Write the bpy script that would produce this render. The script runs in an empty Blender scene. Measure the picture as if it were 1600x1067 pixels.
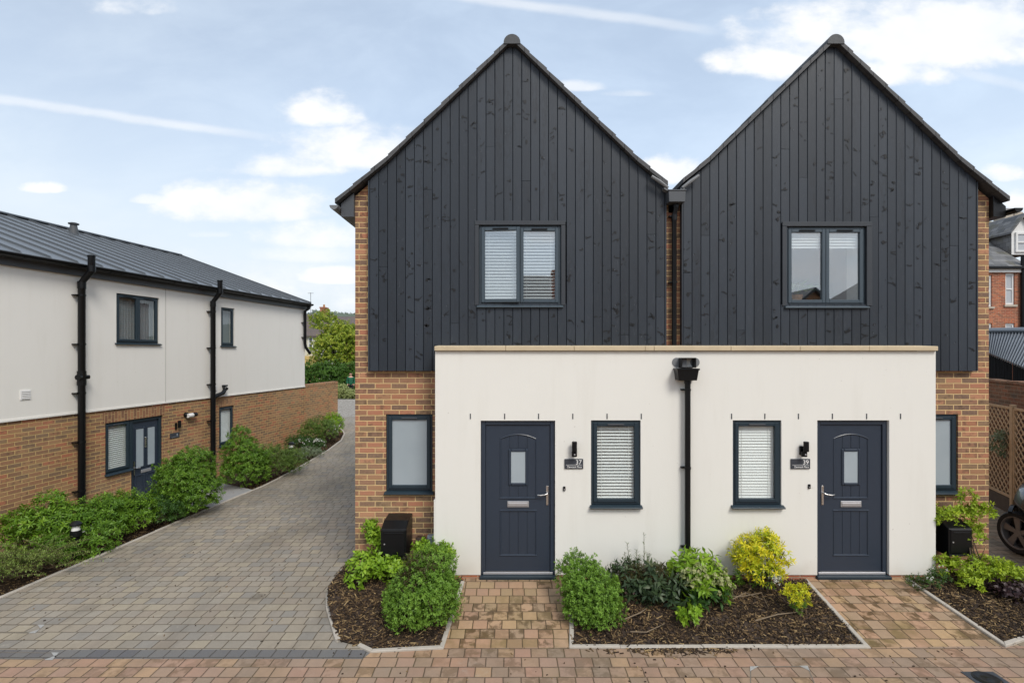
import bpy, bmesh, math, random
import numpy as np
from mathutils import Vector, Matrix, noise as mnoise
R = math.radians
scene = bpy.context.scene
COL = scene.collection
rnd = random.Random(7)
H = 2.975            # eye height above the door threshold (z = 0)
F = 800.0            # focal length of the photograph in its own pixels
def at(px, py, Y):   # photograph pixel on the vertical plane y = Y
    return Vector(((px-800)*Y/F, Y, H-(py-551)*Y/F))
def zz(py, Y): return H-(py-551)*Y/F
def xx(px, Y): return (px-800)*Y/F
RZ = -0.16           # level of road and drive

# ------------------------------------------------------------------ mesh helper
class MB:
    def __init__(s): s.v=[]; s.f=[]; s.a={}
    def add(s, vs, fs):
        o=len(s.v); s.v.extend(tuple(v) for v in vs); s.f.extend(tuple(i+o for i in f) for f in fs); return s
    def box(s, x0,x1,y0,y1,z0,z1):
        return s.add([(x0,y0,z0),(x1,y0,z0),(x1,y1,z0),(x0,y1,z0),(x0,y0,z1),(x1,y0,z1),(x1,y1,z1),(x0,y1,z1)],
            [(0,3,2,1),(4,5,6,7),(0,1,5,4),(1,2,6,5),(2,3,7,6),(3,0,4,7)])
    def prism_y(s, pts, y0, y1):      # polygon in (x,z), counter-clockwise seen from -y, extruded along y
        n=len(pts); vs=[(p[0],y0,p[1]) for p in pts]+[(p[0],y1,p[1]) for p in pts]
        fs=[tuple(range(n)), tuple(reversed(range(n,2*n)))]+[(i,i+n,(i+1)%n+n,(i+1)%n) for i in range(n)]
        return s.add(vs,fs)
    def prism_z(s, pts, z0, z1):      # polygon in (x,y), ccw from above
        n=len(pts); vs=[(p[0],p[1],z0) for p in pts]+[(p[0],p[1],z1) for p in pts]
        fs=[tuple(reversed(range(n))), tuple(range(n,2*n))]+[(i,(i+1)%n,(i+1)%n+n,i+n) for i in range(n)]
        return s.add(vs,fs)
    def prism_x(s, pts, x0, x1):      # polygon in (y,z)
        n=len(pts); vs=[(x0,p[0],p[1]) for p in pts]+[(x1,p[0],p[1]) for p in pts]
        fs=[tuple(reversed(range(n))), tuple(range(n,2*n))]+[(i,(i+1)%n,(i+1)%n+n,i+n) for i in range(n)]
        return s.add(vs,fs)
    def sheet(s, pts):
        return s.add(pts,[tuple(range(len(pts)))])
    def tube(s, path, r, n=10, cap=True):
        path=[Vector(p) for p in path]; rr=r if isinstance(r,(list,tuple)) else [r]*len(path)
        rings=[]; up=None
        for i,p in enumerate(path):
            d=(path[min(i+1,len(path)-1)]-path[max(i-1,0)]).normalized()
            if up is None:
                up=Vector((0,0,1)) if abs(d.z)<.9 else Vector((1,0,0))
            a=d.cross(up).normalized(); b=a.cross(d).normalized(); up=b
            rings.append([p+(a*math.cos(2*math.pi*k/n)+b*math.sin(2*math.pi*k/n))*rr[i] for k in range(n)])
        vs=[v for ring in rings for v in ring]; fs=[]
        for i in range(len(path)-1):
            for k in range(n):
                fs.append((i*n+k,i*n+(k+1)%n,(i+1)*n+(k+1)%n,(i+1)*n+k))
        if cap: fs.append(tuple(reversed(range(n)))); fs.append(tuple(range(len(vs)-n,len(vs))))
        return s.add(vs,fs)
    def lathe(s, prof, c=(0,0,0), n=16, axis='z', cap=True):
        vs=[];fs=[]
        for (r,h) in prof:
            for k in range(n):
                a=2*math.pi*k/n; q=(r*math.cos(a),r*math.sin(a),h)
                if axis=='y': q=(q[0],q[2],q[1])
                if axis=='x': q=(q[2],q[0],q[1])
                vs.append((q[0]+c[0],q[1]+c[1],q[2]+c[2]))
        for i in range(len(prof)-1):
            for k in range(n): fs.append((i*n+k,i*n+(k+1)%n,(i+1)*n+(k+1)%n,(i+1)*n+k))
        if cap: fs.append(tuple(reversed(range(n)))); fs.append(tuple(range(len(vs)-n,len(vs))))
        return s.add(vs,fs)
    def build(s, name, m, parent=None, bevel=0, smooth=False, seg=1):
        me=bpy.data.meshes.new(name); me.from_pydata(s.v,[],s.f); me.validate(); me.update()
        b=bmesh.new(); b.from_mesh(me); bmesh.ops.recalc_face_normals(b,faces=b.faces) if not getattr(s,'keep',False) else None; b.to_mesh(me); b.free()
        o=bpy.data.objects.new(name,me); COL.objects.link(o)
        me.materials.append(m)
        if parent is not None: o.parent=parent
        if smooth:
            me.polygons.foreach_set('use_smooth',[True]*len(me.polygons)); me.set_sharp_from_angle(angle=R(40))
        if bevel:
            md=o.modifiers.new('bevel','BEVEL'); md.width=bevel; md.segments=seg; md.limit_method='ANGLE'; md.angle_limit=R(40)
        return o
def tag(o, label=None, cat=None, group=None, kind=None):
    if label: o['label']=label
    if cat: o['category']=cat
    if group: o['group']=group
    if kind: o['kind']=kind
    return o
def empty(name, loc=(0,0,0), rz=0, label=None, cat=None, group=None):
    o=bpy.data.objects.new(name,None); COL.objects.link(o); o.location=loc; o.rotation_euler=(0,0,rz); o.empty_display_size=.1
    return tag(o,label,cat,group)
def copy_tree(o, parent=None):
    c=o.copy(); COL.objects.link(c)
    if parent is not None: c.parent=parent
    for ch in list(o.children): copy_tree(ch,c)
    return c

# ------------------------------------------------------------------ node helper
def newmat(name):
    m=bpy.data.materials.new(name); m.use_nodes=True; nt=m.node_tree; nt.nodes.clear(); return m,nt
def N(nt, typ, props=None, **ins):
    n=nt.nodes.new(typ)
    for k,v in (props or {}).items(): setattr(n,k,v)
    for k,v in ins.items():
        s=n.inputs[int(k[1:])] if k[0]=='i' and k[1:].isdigit() else n.inputs[k.replace('_',' ')]
        if isinstance(v,bpy.types.NodeSocket): nt.links.new(v,s)
        else: s.default_value=v
    return n
def Mt(nt, op, a, b=0.0, c=0.0):
    return N(nt,'ShaderNodeMath',{'operation':op},i0=a,i1=b,i2=c).outputs[0]
def mixc(nt, f, a, b, mode='MIX'):
    n=nt.nodes.new('ShaderNodeMix'); n.data_type='RGBA'; n.blend_type=mode
    for i,v in ((0,f),(6,a),(7,b)):
        if isinstance(v,bpy.types.NodeSocket): nt.links.new(v,n.inputs[i])
        else: n.inputs[i].default_value=(v if i==0 else (tuple(v)+(1,))[:4])
    return n.outputs[2]
def ramp(nt, f, stops, interp='LINEAR'):
    n=N(nt,'ShaderNodeValToRGB',i0=f); e=n.color_ramp.elements; n.color_ramp.interpolation=interp
    while len(e)<len(stops): e.new(0.5)
    for i,(p,c) in enumerate(stops):
        e[i].position=p; e[i].color=(tuple(c)+(1,))[:4] if not isinstance(c,(int,float)) else (c,c,c,1)
    return n.outputs[0]
def smooth(nt, x, a, b):
    return N(nt,'ShaderNodeMapRange',{'interpolation_type':'SMOOTHSTEP'},i0=x,i1=a,i2=b,i3=0.0,i4=1.0).outputs[0]
def noise(nt, vec, scale, detail=3, rough=.5, dist=0):
    return N(nt,'ShaderNodeTexNoise',Vector=vec,Scale=scale,Detail=detail,Roughness=rough,Distortion=dist).outputs[0]
def objco(nt): return N(nt,'ShaderNodeTexCoord').outputs['Object']
def geopos(nt): return N(nt,'ShaderNodeNewGeometry').outputs['Position']
def scalev(nt, v, s): return N(nt,'ShaderNodeVectorMath',{'operation':'MULTIPLY'},i0=v,i1=s).outputs[0]
def out(nt, col, rough=.6, bump=None, bs=.3, bd=.01, spec=.5, metal=0.0, coat=0.0, **kw):
    p=N(nt,'ShaderNodeBsdfPrincipled')
    def put(k,v):
        if isinstance(v,bpy.types.NodeSocket): nt.links.new(v,p.inputs[k])
        else: p.inputs[k].default_value=v
    put('Base Color', col if isinstance(col,bpy.types.NodeSocket) else (tuple(col)+(1,))[:4])
    put('Roughness',rough); put('Metallic',metal); put('Specular IOR Level',spec); put('Coat Weight',coat)
    for k,v in kw.items(): put(k.replace('_',' '),v)
    if bump is not None:
        b=N(nt,'ShaderNodeBump',Strength=bs,Distance=bd,Height=bump); nt.links.new(b.outputs[0],p.inputs['Normal'])
    o=N(nt,'ShaderNodeOutputMaterial',Surface=p.outputs[0]); return p
def plain(name, col, rough=.5, var=.12, scale=6, metal=0.0, spec=.5, bump=.0, bscale=60, coat=0.0):
    m,nt=newmat(name); v=objco(nt)
    n=noise(nt,v,scale,4,.6)
    c=mixc(nt,n,tuple(x*(1-var) for x in col),tuple(min(1,x*(1+var)) for x in col))
    rg=N(nt,'ShaderNodeMapRange',i0=noise(nt,v,scale*3,3),i1=.2,i2=.8,i3=max(.02,rough-.08),i4=min(1,rough+.08)).outputs[0]
    out(nt,c,rg,noise(nt,v,bscale,3) if bump else None,bump,.004,spec,metal,coat)
    return m
def s2l(*c): return tuple((x/255/12.92 if x<=10 else ((x/255+.055)/1.055)**2.4) for x in c)

def cells(nt, u, v, w, h, joint, bond='half', seed=0.0, soft=.003, wvar=.0):
    row=Mt(nt,'FLOOR',Mt(nt,'DIVIDE',v,h))
    wn=N(nt,'ShaderNodeTexWhiteNoise',{'noise_dimensions':'2D'},Vector=N(nt,'ShaderNodeCombineXYZ',i0=row,i1=seed+.37).outputs[0])
    rr=wn.outputs[0]
    if bond=='half': off=Mt(nt,'MULTIPLY',Mt(nt,'FLOORED_MODULO',row,2.0),.5); W=w
    else:
        off=Mt(nt,'MULTIPLY',rr,5.0)
        W=Mt(nt,'MULTIPLY_ADD',N(nt,'ShaderNodeSeparateColor',i0=wn.outputs[1]).outputs[1],w*wvar,w*(1-wvar/2))
    uu=Mt(nt,'ADD',Mt(nt,'DIVIDE',u,W),off)
    col=Mt(nt,'FLOOR',uu)
    fu=Mt(nt,'MULTIPLY',Mt(nt,'FRACT',uu),W); fv=Mt(nt,'MULTIPLY',Mt(nt,'FRACT',Mt(nt,'DIVIDE',v,h)),h)
    eu=Mt(nt,'MINIMUM',fu,Mt(nt,'SUBTRACT',W,fu)); ev=Mt(nt,'MINIMUM',fv,Mt(nt,'SUBTRACT',h,fv))
    e=Mt(nt,'MINIMUM',eu,ev)
    mask=smooth(nt,e,joint/2-soft*.5,joint/2+soft)
    idn=N(nt,'ShaderNodeTexWhiteNoise',{'noise_dimensions':'3D'},Vector=N(nt,'ShaderNodeCombineXYZ',i0=col,i1=row,i2=seed).outputs[0])
    return mask, idn.outputs[0], idn.outputs[1], e
def wall_uv(nt):
    tc=N(nt,'ShaderNodeTexCoord'); p=N(nt,'ShaderNodeSeparateXYZ',i0=tc.outputs['Object']); n=N(nt,'ShaderNodeSeparateXYZ',i0=tc.outputs['Normal'])
    side=Mt(nt,'GREATER_THAN',Mt(nt,'ABSOLUTE',n.outputs[0]),.7)
    u=N(nt,'ShaderNodeMix',i0=side,i2=p.outputs[0],i3=p.outputs[1]).outputs[0]
    return tc.outputs['Object'],u,p.outputs[2]
def brick_mat(name, cols, mortar, w=.225, h=.075, joint=.011, soldier=False, age=0.0):
    m,nt=newmat(name); co,u,v=wall_uv(nt)
    if soldier: u,v=v,u
    wob=noise(nt,co,9,2)
    u2=Mt(nt,'MULTIPLY_ADD',wob,.006,u); v2=Mt(nt,'MULTIPLY_ADD',noise(nt,co,11,2),.006,v)
    mask,r,rc,e=cells(nt,u2,v2,w,h,joint,'half' if not soldier else 'half',seed=.5)
    n=len(cols); base=ramp(nt,r,[(i/n,c) for i,c in enumerate(cols)],'CONSTANT')
    sp=N(nt,'ShaderNodeSeparateColor',i0=rc)
    nse=noise(nt,co,38,4,.65)
    # dark kiln flashes on some bricks
    fl=Mt(nt,'MULTIPLY',smooth(nt,noise(nt,co,13,3),.48,.62),smooth(nt,sp.outputs[1],.45,.75))
    c=mixc(nt,Mt(nt,'MULTIPLY',fl,.6),base,(.075,.045,.035))
    c=mixc(nt,smooth(nt,nse,.3,.75),c,mixc(nt,.45,c,(.36,.22,.13)))
    c=mixc(nt,.5,c,mixc(nt,sp.outputs[2],(.55,.55,.55),(1.25,1.25,1.25)),'MULTIPLY') if False else c
    mc=mixc(nt,noise(nt,co,24,3),tuple(x*.82 for x in mortar),tuple(x*1.12 for x in mortar))
    if age:
        st=smooth(nt,noise(nt,co,3.3,4,.7),.5,.7)
        c=mixc(nt,Mt(nt,'MULTIPLY',st,age),c,(.10,.085,.07)); mc=mixc(nt,Mt(nt,'MULTIPLY',st,age),mc,(.2,.18,.15))
    col=mixc(nt,mask,mc,c)
    big=noise(nt,co,.8,3); col=mixc(nt,smooth(nt,big,.35,.7),col,mixc(nt,.12,col,(.5,.4,.25)))
    hgt=Mt(nt,'ADD',Mt(nt,'MULTIPLY',mask,1.0),Mt(nt,'MULTIPLY',nse,.25))
    out(nt,col,.85,hgt,.7,.006,.25)
    return m
def paver_mat(name, cols, joint=s2l(82,70,58), w=.175, h=.16, stain=0.0, seed=0.0, wvar=.35, gr=.0, mossy=.0, st2=.6, wear=.0):
    m,nt=newmat(name); co=geopos(nt); p=N(nt,'ShaderNodeSeparateXYZ',i0=co)
    wob=noise(nt,co,5,2); wob2=noise(nt,co,6.3,2)
    u=Mt(nt,'MULTIPLY_ADD',wob,.014,p.outputs[0]); v=Mt(nt,'MULTIPLY_ADD',wob2,.014,p.outputs[1])
    mask,r,rc,e=cells(nt,u,v,w,h,.007,'run',seed,.006,wvar)
    n=len(cols); base=ramp(nt,r,[(i/n,c) for i,c in enumerate(cols)],'CONSTANT')
    sp=N(nt,'ShaderNodeSeparateColor',i0=rc)
    fine=noise(nt,co,120,3,.7); mid=noise(nt,co,22,4,.6)
    c=mixc(nt,Mt(nt,'MULTIPLY',mid,.8),base,mixc(nt,.5,base,(.16,.135,.11)))
    c=mixc(nt,smooth(nt,fine,.55,.8),c,mixc(nt,.35,c,(.5,.46,.4)))
    c=mixc(nt,smooth(nt,fine,.45,.25),c,mixc(nt,.35,c,(.05,.045,.04)))
    if stain:
        st=Mt(nt,'MULTIPLY',smooth(nt,noise(nt,co,9,4,.6,.3),.41,.60),smooth(nt,sp.outputs[1],.20,.85))
        c=mixc(nt,Mt(nt,'MULTIPLY',st,stain*.9),c,(.095,.056,.022))
        st2_=Mt(nt,'MULTIPLY',smooth(nt,noise(nt,co,1.7,4,.6),.45,.68),smooth(nt,sp.outputs[2],.2,.7))
        c=mixc(nt,Mt(nt,'MULTIPLY',st2_,stain*st2*.7),c,(.17,.125,.045))
    big=noise(nt,co,.55,4,.6)
    c=mixc(nt,Mt(nt,'MULTIPLY',smooth(nt,big,.4,.7),.35),c,(.19,.17,.14))
    if wear:
        wn=noise(nt,scalev(nt,co,(1.0,.35,1)),1.1,5,.65,.5)
        c=mixc(nt,Mt(nt,'MULTIPLY',smooth(nt,wn,.46,.68),.34*wear),c,(.085,.075,.06))
        c=mixc(nt,Mt(nt,'MULTIPLY',smooth(nt,noise(nt,co,2.6,5,.7),.60,.70),.45*wear),c,(.40,.37,.31))
        c=mixc(nt,Mt(nt,'MULTIPLY',smooth(nt,noise(nt,co,1.3,2),.70,.76),.45*wear),c,(.045,.04,.035))
    jc=mixc(nt,noise(nt,co,14,3),tuple(x*.7 for x in joint),tuple(x*1.25 for x in joint))
    if mossy: jc=mixc(nt,Mt(nt,'MULTIPLY',smooth(nt,noise(nt,co,2.1,3),.5,.6),mossy),jc,(.08,.075,.02))
    col=mixc(nt,mask,jc,c)
    hgt=Mt(nt,'ADD',smooth(nt,e,.001,.012),Mt(nt,'ADD',Mt(nt,'MULTIPLY',fine,.12),Mt(nt,'MULTIPLY',sp.outputs[0],.25)))
    out(nt,col,N(nt,'ShaderNodeMapRange',i0=big,i1=.3,i2=.7,i3=.62,i4=.85).outputs[0],hgt,.7,.006,.35)
    return m

MAT={}
BR=[s2l(165,111,85),s2l(148,105,83),s2l(121,92,78),s2l(173,114,90),s2l(132,108,85),s2l(160,117,88),s2l(112,90,79),s2l(182,130,101),s2l(146,107,87)]
MAT['brick']=brick_mat('facing brick',BR,s2l(214,184,134))
BR2=[s2l(164,116,84),s2l(148,106,79),s2l(132,98,75),s2l(171,106,80),s2l(138,112,85),s2l(160,122,88),s2l(121,98,79)]
MAT['brick_b']=brick_mat('brown facing brick',BR2,s2l(196,166,112))
MAT['brick_sold']=brick_mat('soldier course brick',[s2l(152,108,78),s2l(134,94,72),s2l(162,118,84),s2l(120,86,68)],s2l(180,152,110),w=.225,h=.075,soldier=True)
MAT['brick_red']=brick_mat('old red brick',[s2l(176,92,66),s2l(160,80,60),s2l(190,108,76),s2l(146,78,60)],s2l(176,150,128),age=.35)
MAT['brick_old']=brick_mat('weathered brick',[s2l(128,84,66),s2l(110,74,60),s2l(150,96,74),s2l(96,72,62)],s2l(150,130,110),age=.8)

def render_mat(name, col):
    m,nt=newmat(name); co=objco(nt); st=scalev(nt,co,(3.0,3.0,.35))
    c=mixc(nt,noise(nt,co,1.1,4,.6),tuple(x*.955 for x in col),col)
    c=mixc(nt,Mt(nt,'MULTIPLY',smooth(nt,noise(nt,st,1.6,4,.6),.48,.8),.17),c,tuple(x*.72 for x in (col[0],col[1]*.97,col[2]*.9)))
    p=N(nt,'ShaderNodeSeparateXYZ',i0=co)
    low=Mt(nt,'MULTIPLY',smooth(nt,Mt(nt,'MULTIPLY_ADD',noise(nt,co,3,3),.35,p.outputs[2]),.42,.12),.28)   # splash dirt above the ground
    c=mixc(nt,low,c,(.42,.36,.27))
    sp=smooth(nt,noise(nt,co,21,2),.76,.79); c=mixc(nt,Mt(nt,'MULTIPLY',sp,.35),c,(.35,.32,.28))
    out(nt,c,.88,noise(nt,co,95,5,.75),.6,.004,.2)
    return m
MAT['render']=render_mat('white render',(.80,.79,.742))
MAT['render_b']=render_mat('grey white render',(.80,.785,.74))

# stained timber boards: attribute 'rv' holds one random value per board
m,nt=newmat('black timber'); co=objco(nt); av=N(nt,'ShaderNodeAttribute',{'attribute_name':'rv'}).outputs['Fac']
off=N(nt,'ShaderNodeCombineXYZ',i0=Mt(nt,'MULTIPLY',av,37.0),i1=0.0,i2=Mt(nt,'MULTIPLY',av,91.0)).outputs[0]
pv=N(nt,'ShaderNodeVectorMath',{'operation':'ADD'},i0=co,i1=off).outputs[0]
pv2=N(nt,'ShaderNodeVectorMath',{'operation':'MULTIPLY'},i0=pv,i1=(1,0,1)).outputs[0]
gr=noise(nt,scalev(nt,pv2,(110,1,2.4)),1.0,4,.6,.5)
sw=noise(nt,scalev(nt,pv2,(16,1,5)),1.0,4,.55,1.6)
base=mixc(nt,gr,(.0165,.0225,.0315),(.0275,.0365,.0505))
avm=Mt(nt,'MINIMUM',av,1.0)
base=mixc(nt,.55,base,mixc(nt,avm,(.0120,.0165,.0235),(.0330,.0425,.0570)))
patch=smooth(nt,noise(nt,scalev(nt,pv2,(4,1,.9)),1.0,2),.50,.68)
base=mixc(nt,Mt(nt,'MULTIPLY',Mt(nt,'MULTIPLY',patch,smooth(nt,sw,.42,.60)),.55),base,(.0095,.0125,.0180))
base=mixc(nt,Mt(nt,'MULTIPLY',smooth(nt,sw,.60,.70),.30),base,(.055,.066,.083))
fleck=smooth(nt,noise(nt,pv2,60,2),.775,.80); base=mixc(nt,Mt(nt,'MULTIPLY',fleck,.5),base,(.22,.23,.24))
isk=Mt(nt,'GREATER_THAN',av,1.5); is_sheen=Mt(nt,'GREATER_THAN',av,2.5)
base=mixc(nt,isk,base,(.0038,.0042,.0055)); base=mixc(nt,is_sheen,base,(.075,.086,.102))  # dark knots, then pale sheen highlights painted into the colour
rg=N(nt,'ShaderNodeMapRange',i0=sw,i1=.3,i2=.7,i3=.42,i4=.56).outputs[0]
out(nt,base,rg,gr,.5,.003,.45)
MAT['timber']=m

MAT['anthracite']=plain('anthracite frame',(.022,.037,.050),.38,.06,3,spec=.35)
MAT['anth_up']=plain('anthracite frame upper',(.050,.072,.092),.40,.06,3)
MAT['door']=plain('blue grey door',(.027,.039,.060),.36,.06,4,spec=.5,bump=.15,bscale=140)
MAT['black']=plain('black plastic',(.0055,.006,.007),.34,.15,5,spec=.28)
MAT['blackmetal']=plain('black metal',(.008,.0085,.010),.33,.15,9,spec=.3)
MAT['chrome']=plain('brushed steel',(.62,.61,.60),.28,.06,20,metal=1.0)
MAT['silver']=plain('silver trim',(.50,.50,.52),.35,.08,20,metal=.6)
MAT['whitepvc']=plain('white upvc',(.74,.74,.73),.4,.04,4)
MAT['slat']=plain('white blind slat',(.86,.86,.84),.5,.03,4)
MAT['reflection_blind']=plain('grey reflection blind',(.20,.22,.235),.8,.1,3)  # pale blind added behind panes to stand in for their grey reflection
MAT['plaster']=plain('interior plaster',(.33,.34,.36),.9,.05,2)
MAT['concrete']=plain('edging concrete',(.42,.385,.335),.9,.28,7,bump=.4,bscale=90)
MAT['coping']=plain('sandstone coping',(.56,.46,.31),.85,.22,4,bump=.3,bscale=70)
MAT['lead']=plain('grey lead',(.17,.18,.19),.55,.2,6)
MAT['fascia']=plain('grey fascia',(.065,.072,.082),.45,.1,4)
MAT['surround']=plain('dark timber trim',(.030,.036,.045),.5,.15,8)
MAT['greybox']=plain('grey plastic',(.30,.34,.38),.45,.08,5)
MAT['brownbox']=plain('brown plastic',(.045,.028,.022),.45,.1,5)
MAT['letter']=plain('white lettering',(.85,.85,.84),.5,.02,5)
MAT['slate_sign']=plain('slate sign',(.040,.046,.058),.45,.12,30)
MAT['terracotta']=plain('terracotta',(.42,.20,.08),.8,.15,9)
MAT['wood']=plain('weathered timber',(.58,.42,.26),.85,.3,12,bump=.3,bscale=50)
MAT['blackboards']=plain('black boards',(.006,.006,.007),.9,.3,12,spec=.1)
MAT['soil']=plain('soil',(.045,.030,.021),.95,.4,14,bump=.8,bscale=40)
MAT['twig']=plain('bark twig',(.11,.078,.05),.85,.3,25)
MAT['bark']=plain('tree bark',(.10,.075,.055),.9,.3,8,bump=.5,bscale=20)
MAT['slab']=plain('grey slab',(.30,.30,.305),.85,.15,5,bump=.3,bscale=80)
MAT['chimney_pot']=plain('chimney pot',(.45,.40,.33),.85,.2,9)
MAT['cream']=plain('cream wall',(.62,.58,.48),.9,.1,3)
MAT['yellowwall']=plain('yellow wall',(.60,.42,.16),.9,.1,3)
MAT['steel_roof']=None
def glass_mat(name, mn=.12, tint=(1,1,1)):
    m,nt=newmat(name)
    ge=N(nt,'ShaderNodeNewGeometry'); ca=Mt(nt,'ABSOLUTE',N(nt,'ShaderNodeVectorMath',{'operation':'DOT_PRODUCT'},i0=ge.outputs['Normal'],i1=ge.outputs['Incoming']).outputs['Value'])
    f=Mt(nt,'MINIMUM',Mt(nt,'MULTIPLY_ADD',Mt(nt,'POWER',Mt(nt,'SUBTRACT',1.0,ca),5.0),.8,mn),1.0)
    g=N(nt,'ShaderNodeBsdfGlossy',Roughness=.008,Color=(.95,.97,1,1)); t=N(nt,'ShaderNodeBsdfTransparent',Color=(tint+(1,)))
    b=N(nt,'ShaderNodeBump',Strength=.03,Distance=.01,Height=noise(nt,objco(nt),1.8,2)); nt.links.new(b.outputs[0],g.inputs['Normal'])
    mx=N(nt,'ShaderNodeMixShader',i0=f,i1=t.outputs[0],i2=g.outputs[0]); N(nt,'ShaderNodeOutputMaterial',Surface=mx.outputs[0]); return m
MAT['glass']=glass_mat('window glass',.06,(.97,.99,.99))
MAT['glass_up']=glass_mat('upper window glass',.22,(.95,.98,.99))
m,nt=newmat('frosted glass'); co=objco(nt)
out(nt,mixc(nt,noise(nt,co,2.2,3),(.30,.36,.40),(.40,.46,.50)),.12,noise(nt,co,90,3),.08,.002,.8); MAT['frost']=m

def slate_mat(name, c1, c2, w=.3, h=.24, moss=0.0, ang=0):
    m,nt=newmat(name); co=objco(nt); tc=N(nt,'ShaderNodeUVMap').outputs[0]
    p=N(nt,'ShaderNodeSeparateXYZ',i0=tc)
    mask,r,rc,e=cells(nt,p.outputs[0],p.outputs[1],w,h,.006,'half',.3,.004)
    c=mixc(nt,r,c1,c2); c=mixc(nt,noise(nt,co,14,4),c,mixc(nt,.5,c,(.16,.16,.16)))
    if moss: c=mixc(nt,Mt(nt,'MULTIPLY',smooth(nt,noise(nt,co,1.6,4),.5,.65),moss),c,(.11,.10,.05))
    col=mixc(nt,mask,(.02,.02,.022),c)
    fv=Mt(nt,'FRACT',Mt(nt,'DIVIDE',p.outputs[1],h))
    out(nt,col,.6,Mt(nt,'ADD',Mt(nt,'MULTIPLY',fv,-1.0),Mt(nt,'MULTIPLY',mask,.4)),.6,.015,.4); return m
MAT['slate']=slate_mat('dark roof tile',(.030,.032,.036),(.048,.050,.056))
MAT['slate_old']=slate_mat('old slate',(.045,.05,.056),(.19,.19,.195),.34,.26,.45)
MAT['tile_brown']=slate_mat('brown roof tile',(.085,.06,.05),(.13,.085,.068),.25,.25,.25)
m,nt=newmat('zinc roof'); co=objco(nt)
out(nt,mixc(nt,noise(nt,co,.9,3),(.13,.143,.157),(.165,.178,.192)),.38,None,spec=.5,metal=.35); MAT['zinc']=m
m,nt=newmat('galvanised corrugated'); co=objco(nt)
out(nt,mixc(nt,noise(nt,co,2.5,4),(.16,.18,.205),(.22,.24,.265)),.45,None,spec=.5,metal=.3); MAT['corr']=m
def uv_planar(o, fu, fv):
    me=o.data; uv=me.uv_layers.new(name='UVMap')
    co=[v.co for v in me.vertices]
    for l in me.loops:
        c=co[l.vertex_index]; uv.data[l.index].uv=(fu(c),fv(c))

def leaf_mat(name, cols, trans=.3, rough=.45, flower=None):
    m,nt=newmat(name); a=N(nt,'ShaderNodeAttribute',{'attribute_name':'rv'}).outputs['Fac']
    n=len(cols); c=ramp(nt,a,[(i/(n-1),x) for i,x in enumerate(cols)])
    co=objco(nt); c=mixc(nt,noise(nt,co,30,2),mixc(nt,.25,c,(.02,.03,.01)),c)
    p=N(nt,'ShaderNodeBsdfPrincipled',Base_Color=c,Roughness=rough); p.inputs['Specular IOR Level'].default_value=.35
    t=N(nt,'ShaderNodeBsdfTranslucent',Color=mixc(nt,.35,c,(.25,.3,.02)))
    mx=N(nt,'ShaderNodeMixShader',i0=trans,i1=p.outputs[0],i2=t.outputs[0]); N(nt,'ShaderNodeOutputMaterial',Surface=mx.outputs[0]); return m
def attr(o, vals):
    a=o.data.attributes.new('rv','FLOAT','FACE'); a.data.foreach_set('value',np.asarray(vals,dtype=np.float32))
# ================================================================== semi-detached house
def wall_open(mb, x0,x1,z0,z1, yf, th, ops, reveal=None):
    xs=sorted(set([x0,x1]+[c for o in ops for c in o[:2] if x0<c<x1])); zs=sorted(set([z0,z1]+[c for o in ops for c in o[2:4] if z0<c<z1]))
    def solid(i,j):
        if i<0 or j<0 or i>=len(xs)-1 or j>=len(zs)-1: return False
        cx=(xs[i]+xs[i+1])/2; cz=(zs[j]+zs[j+1])/2
        return not any(o[0]<cx<o[1] and o[2]<cz<o[3] for o in ops)
    yb=yf+th
    for i in range(len(xs)-1):
        for j in range(len(zs)-1):
            if not solid(i,j): continue
            a,b,c,d=xs[i],xs[i+1],zs[j],zs[j+1]
            mb.add([(a,yf,c),(b,yf,c),(b,yf,d),(a,yf,d)],[(0,1,2,3)])
            mb.add([(a,yb,c),(b,yb,c),(b,yb,d),(a,yb,d)],[(3,2,1,0)])
            if not solid(i-1,j): mb.add([(a,yf,c),(a,yf,d),(a,yb,d),(a,yb,c)],[(0,1,2,3)])
            if not solid(i+1,j): mb.add([(b,yf,c),(b,yf,d),(b,yb,d),(b,yb,c)],[(3,2,1,0)])
            if not solid(i,j-1): mb.add([(a,yf,c),(b,yf,c),(b,yb,c),(a,yb,c)],[(3,2,1,0)])
            if not solid(i,j+1): mb.add([(a,yf,d),(b,yf,d),(b,yb,d),(a,yb,d)],[(0,1,2,3)])
    mb.keep=True
    return mb

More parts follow.
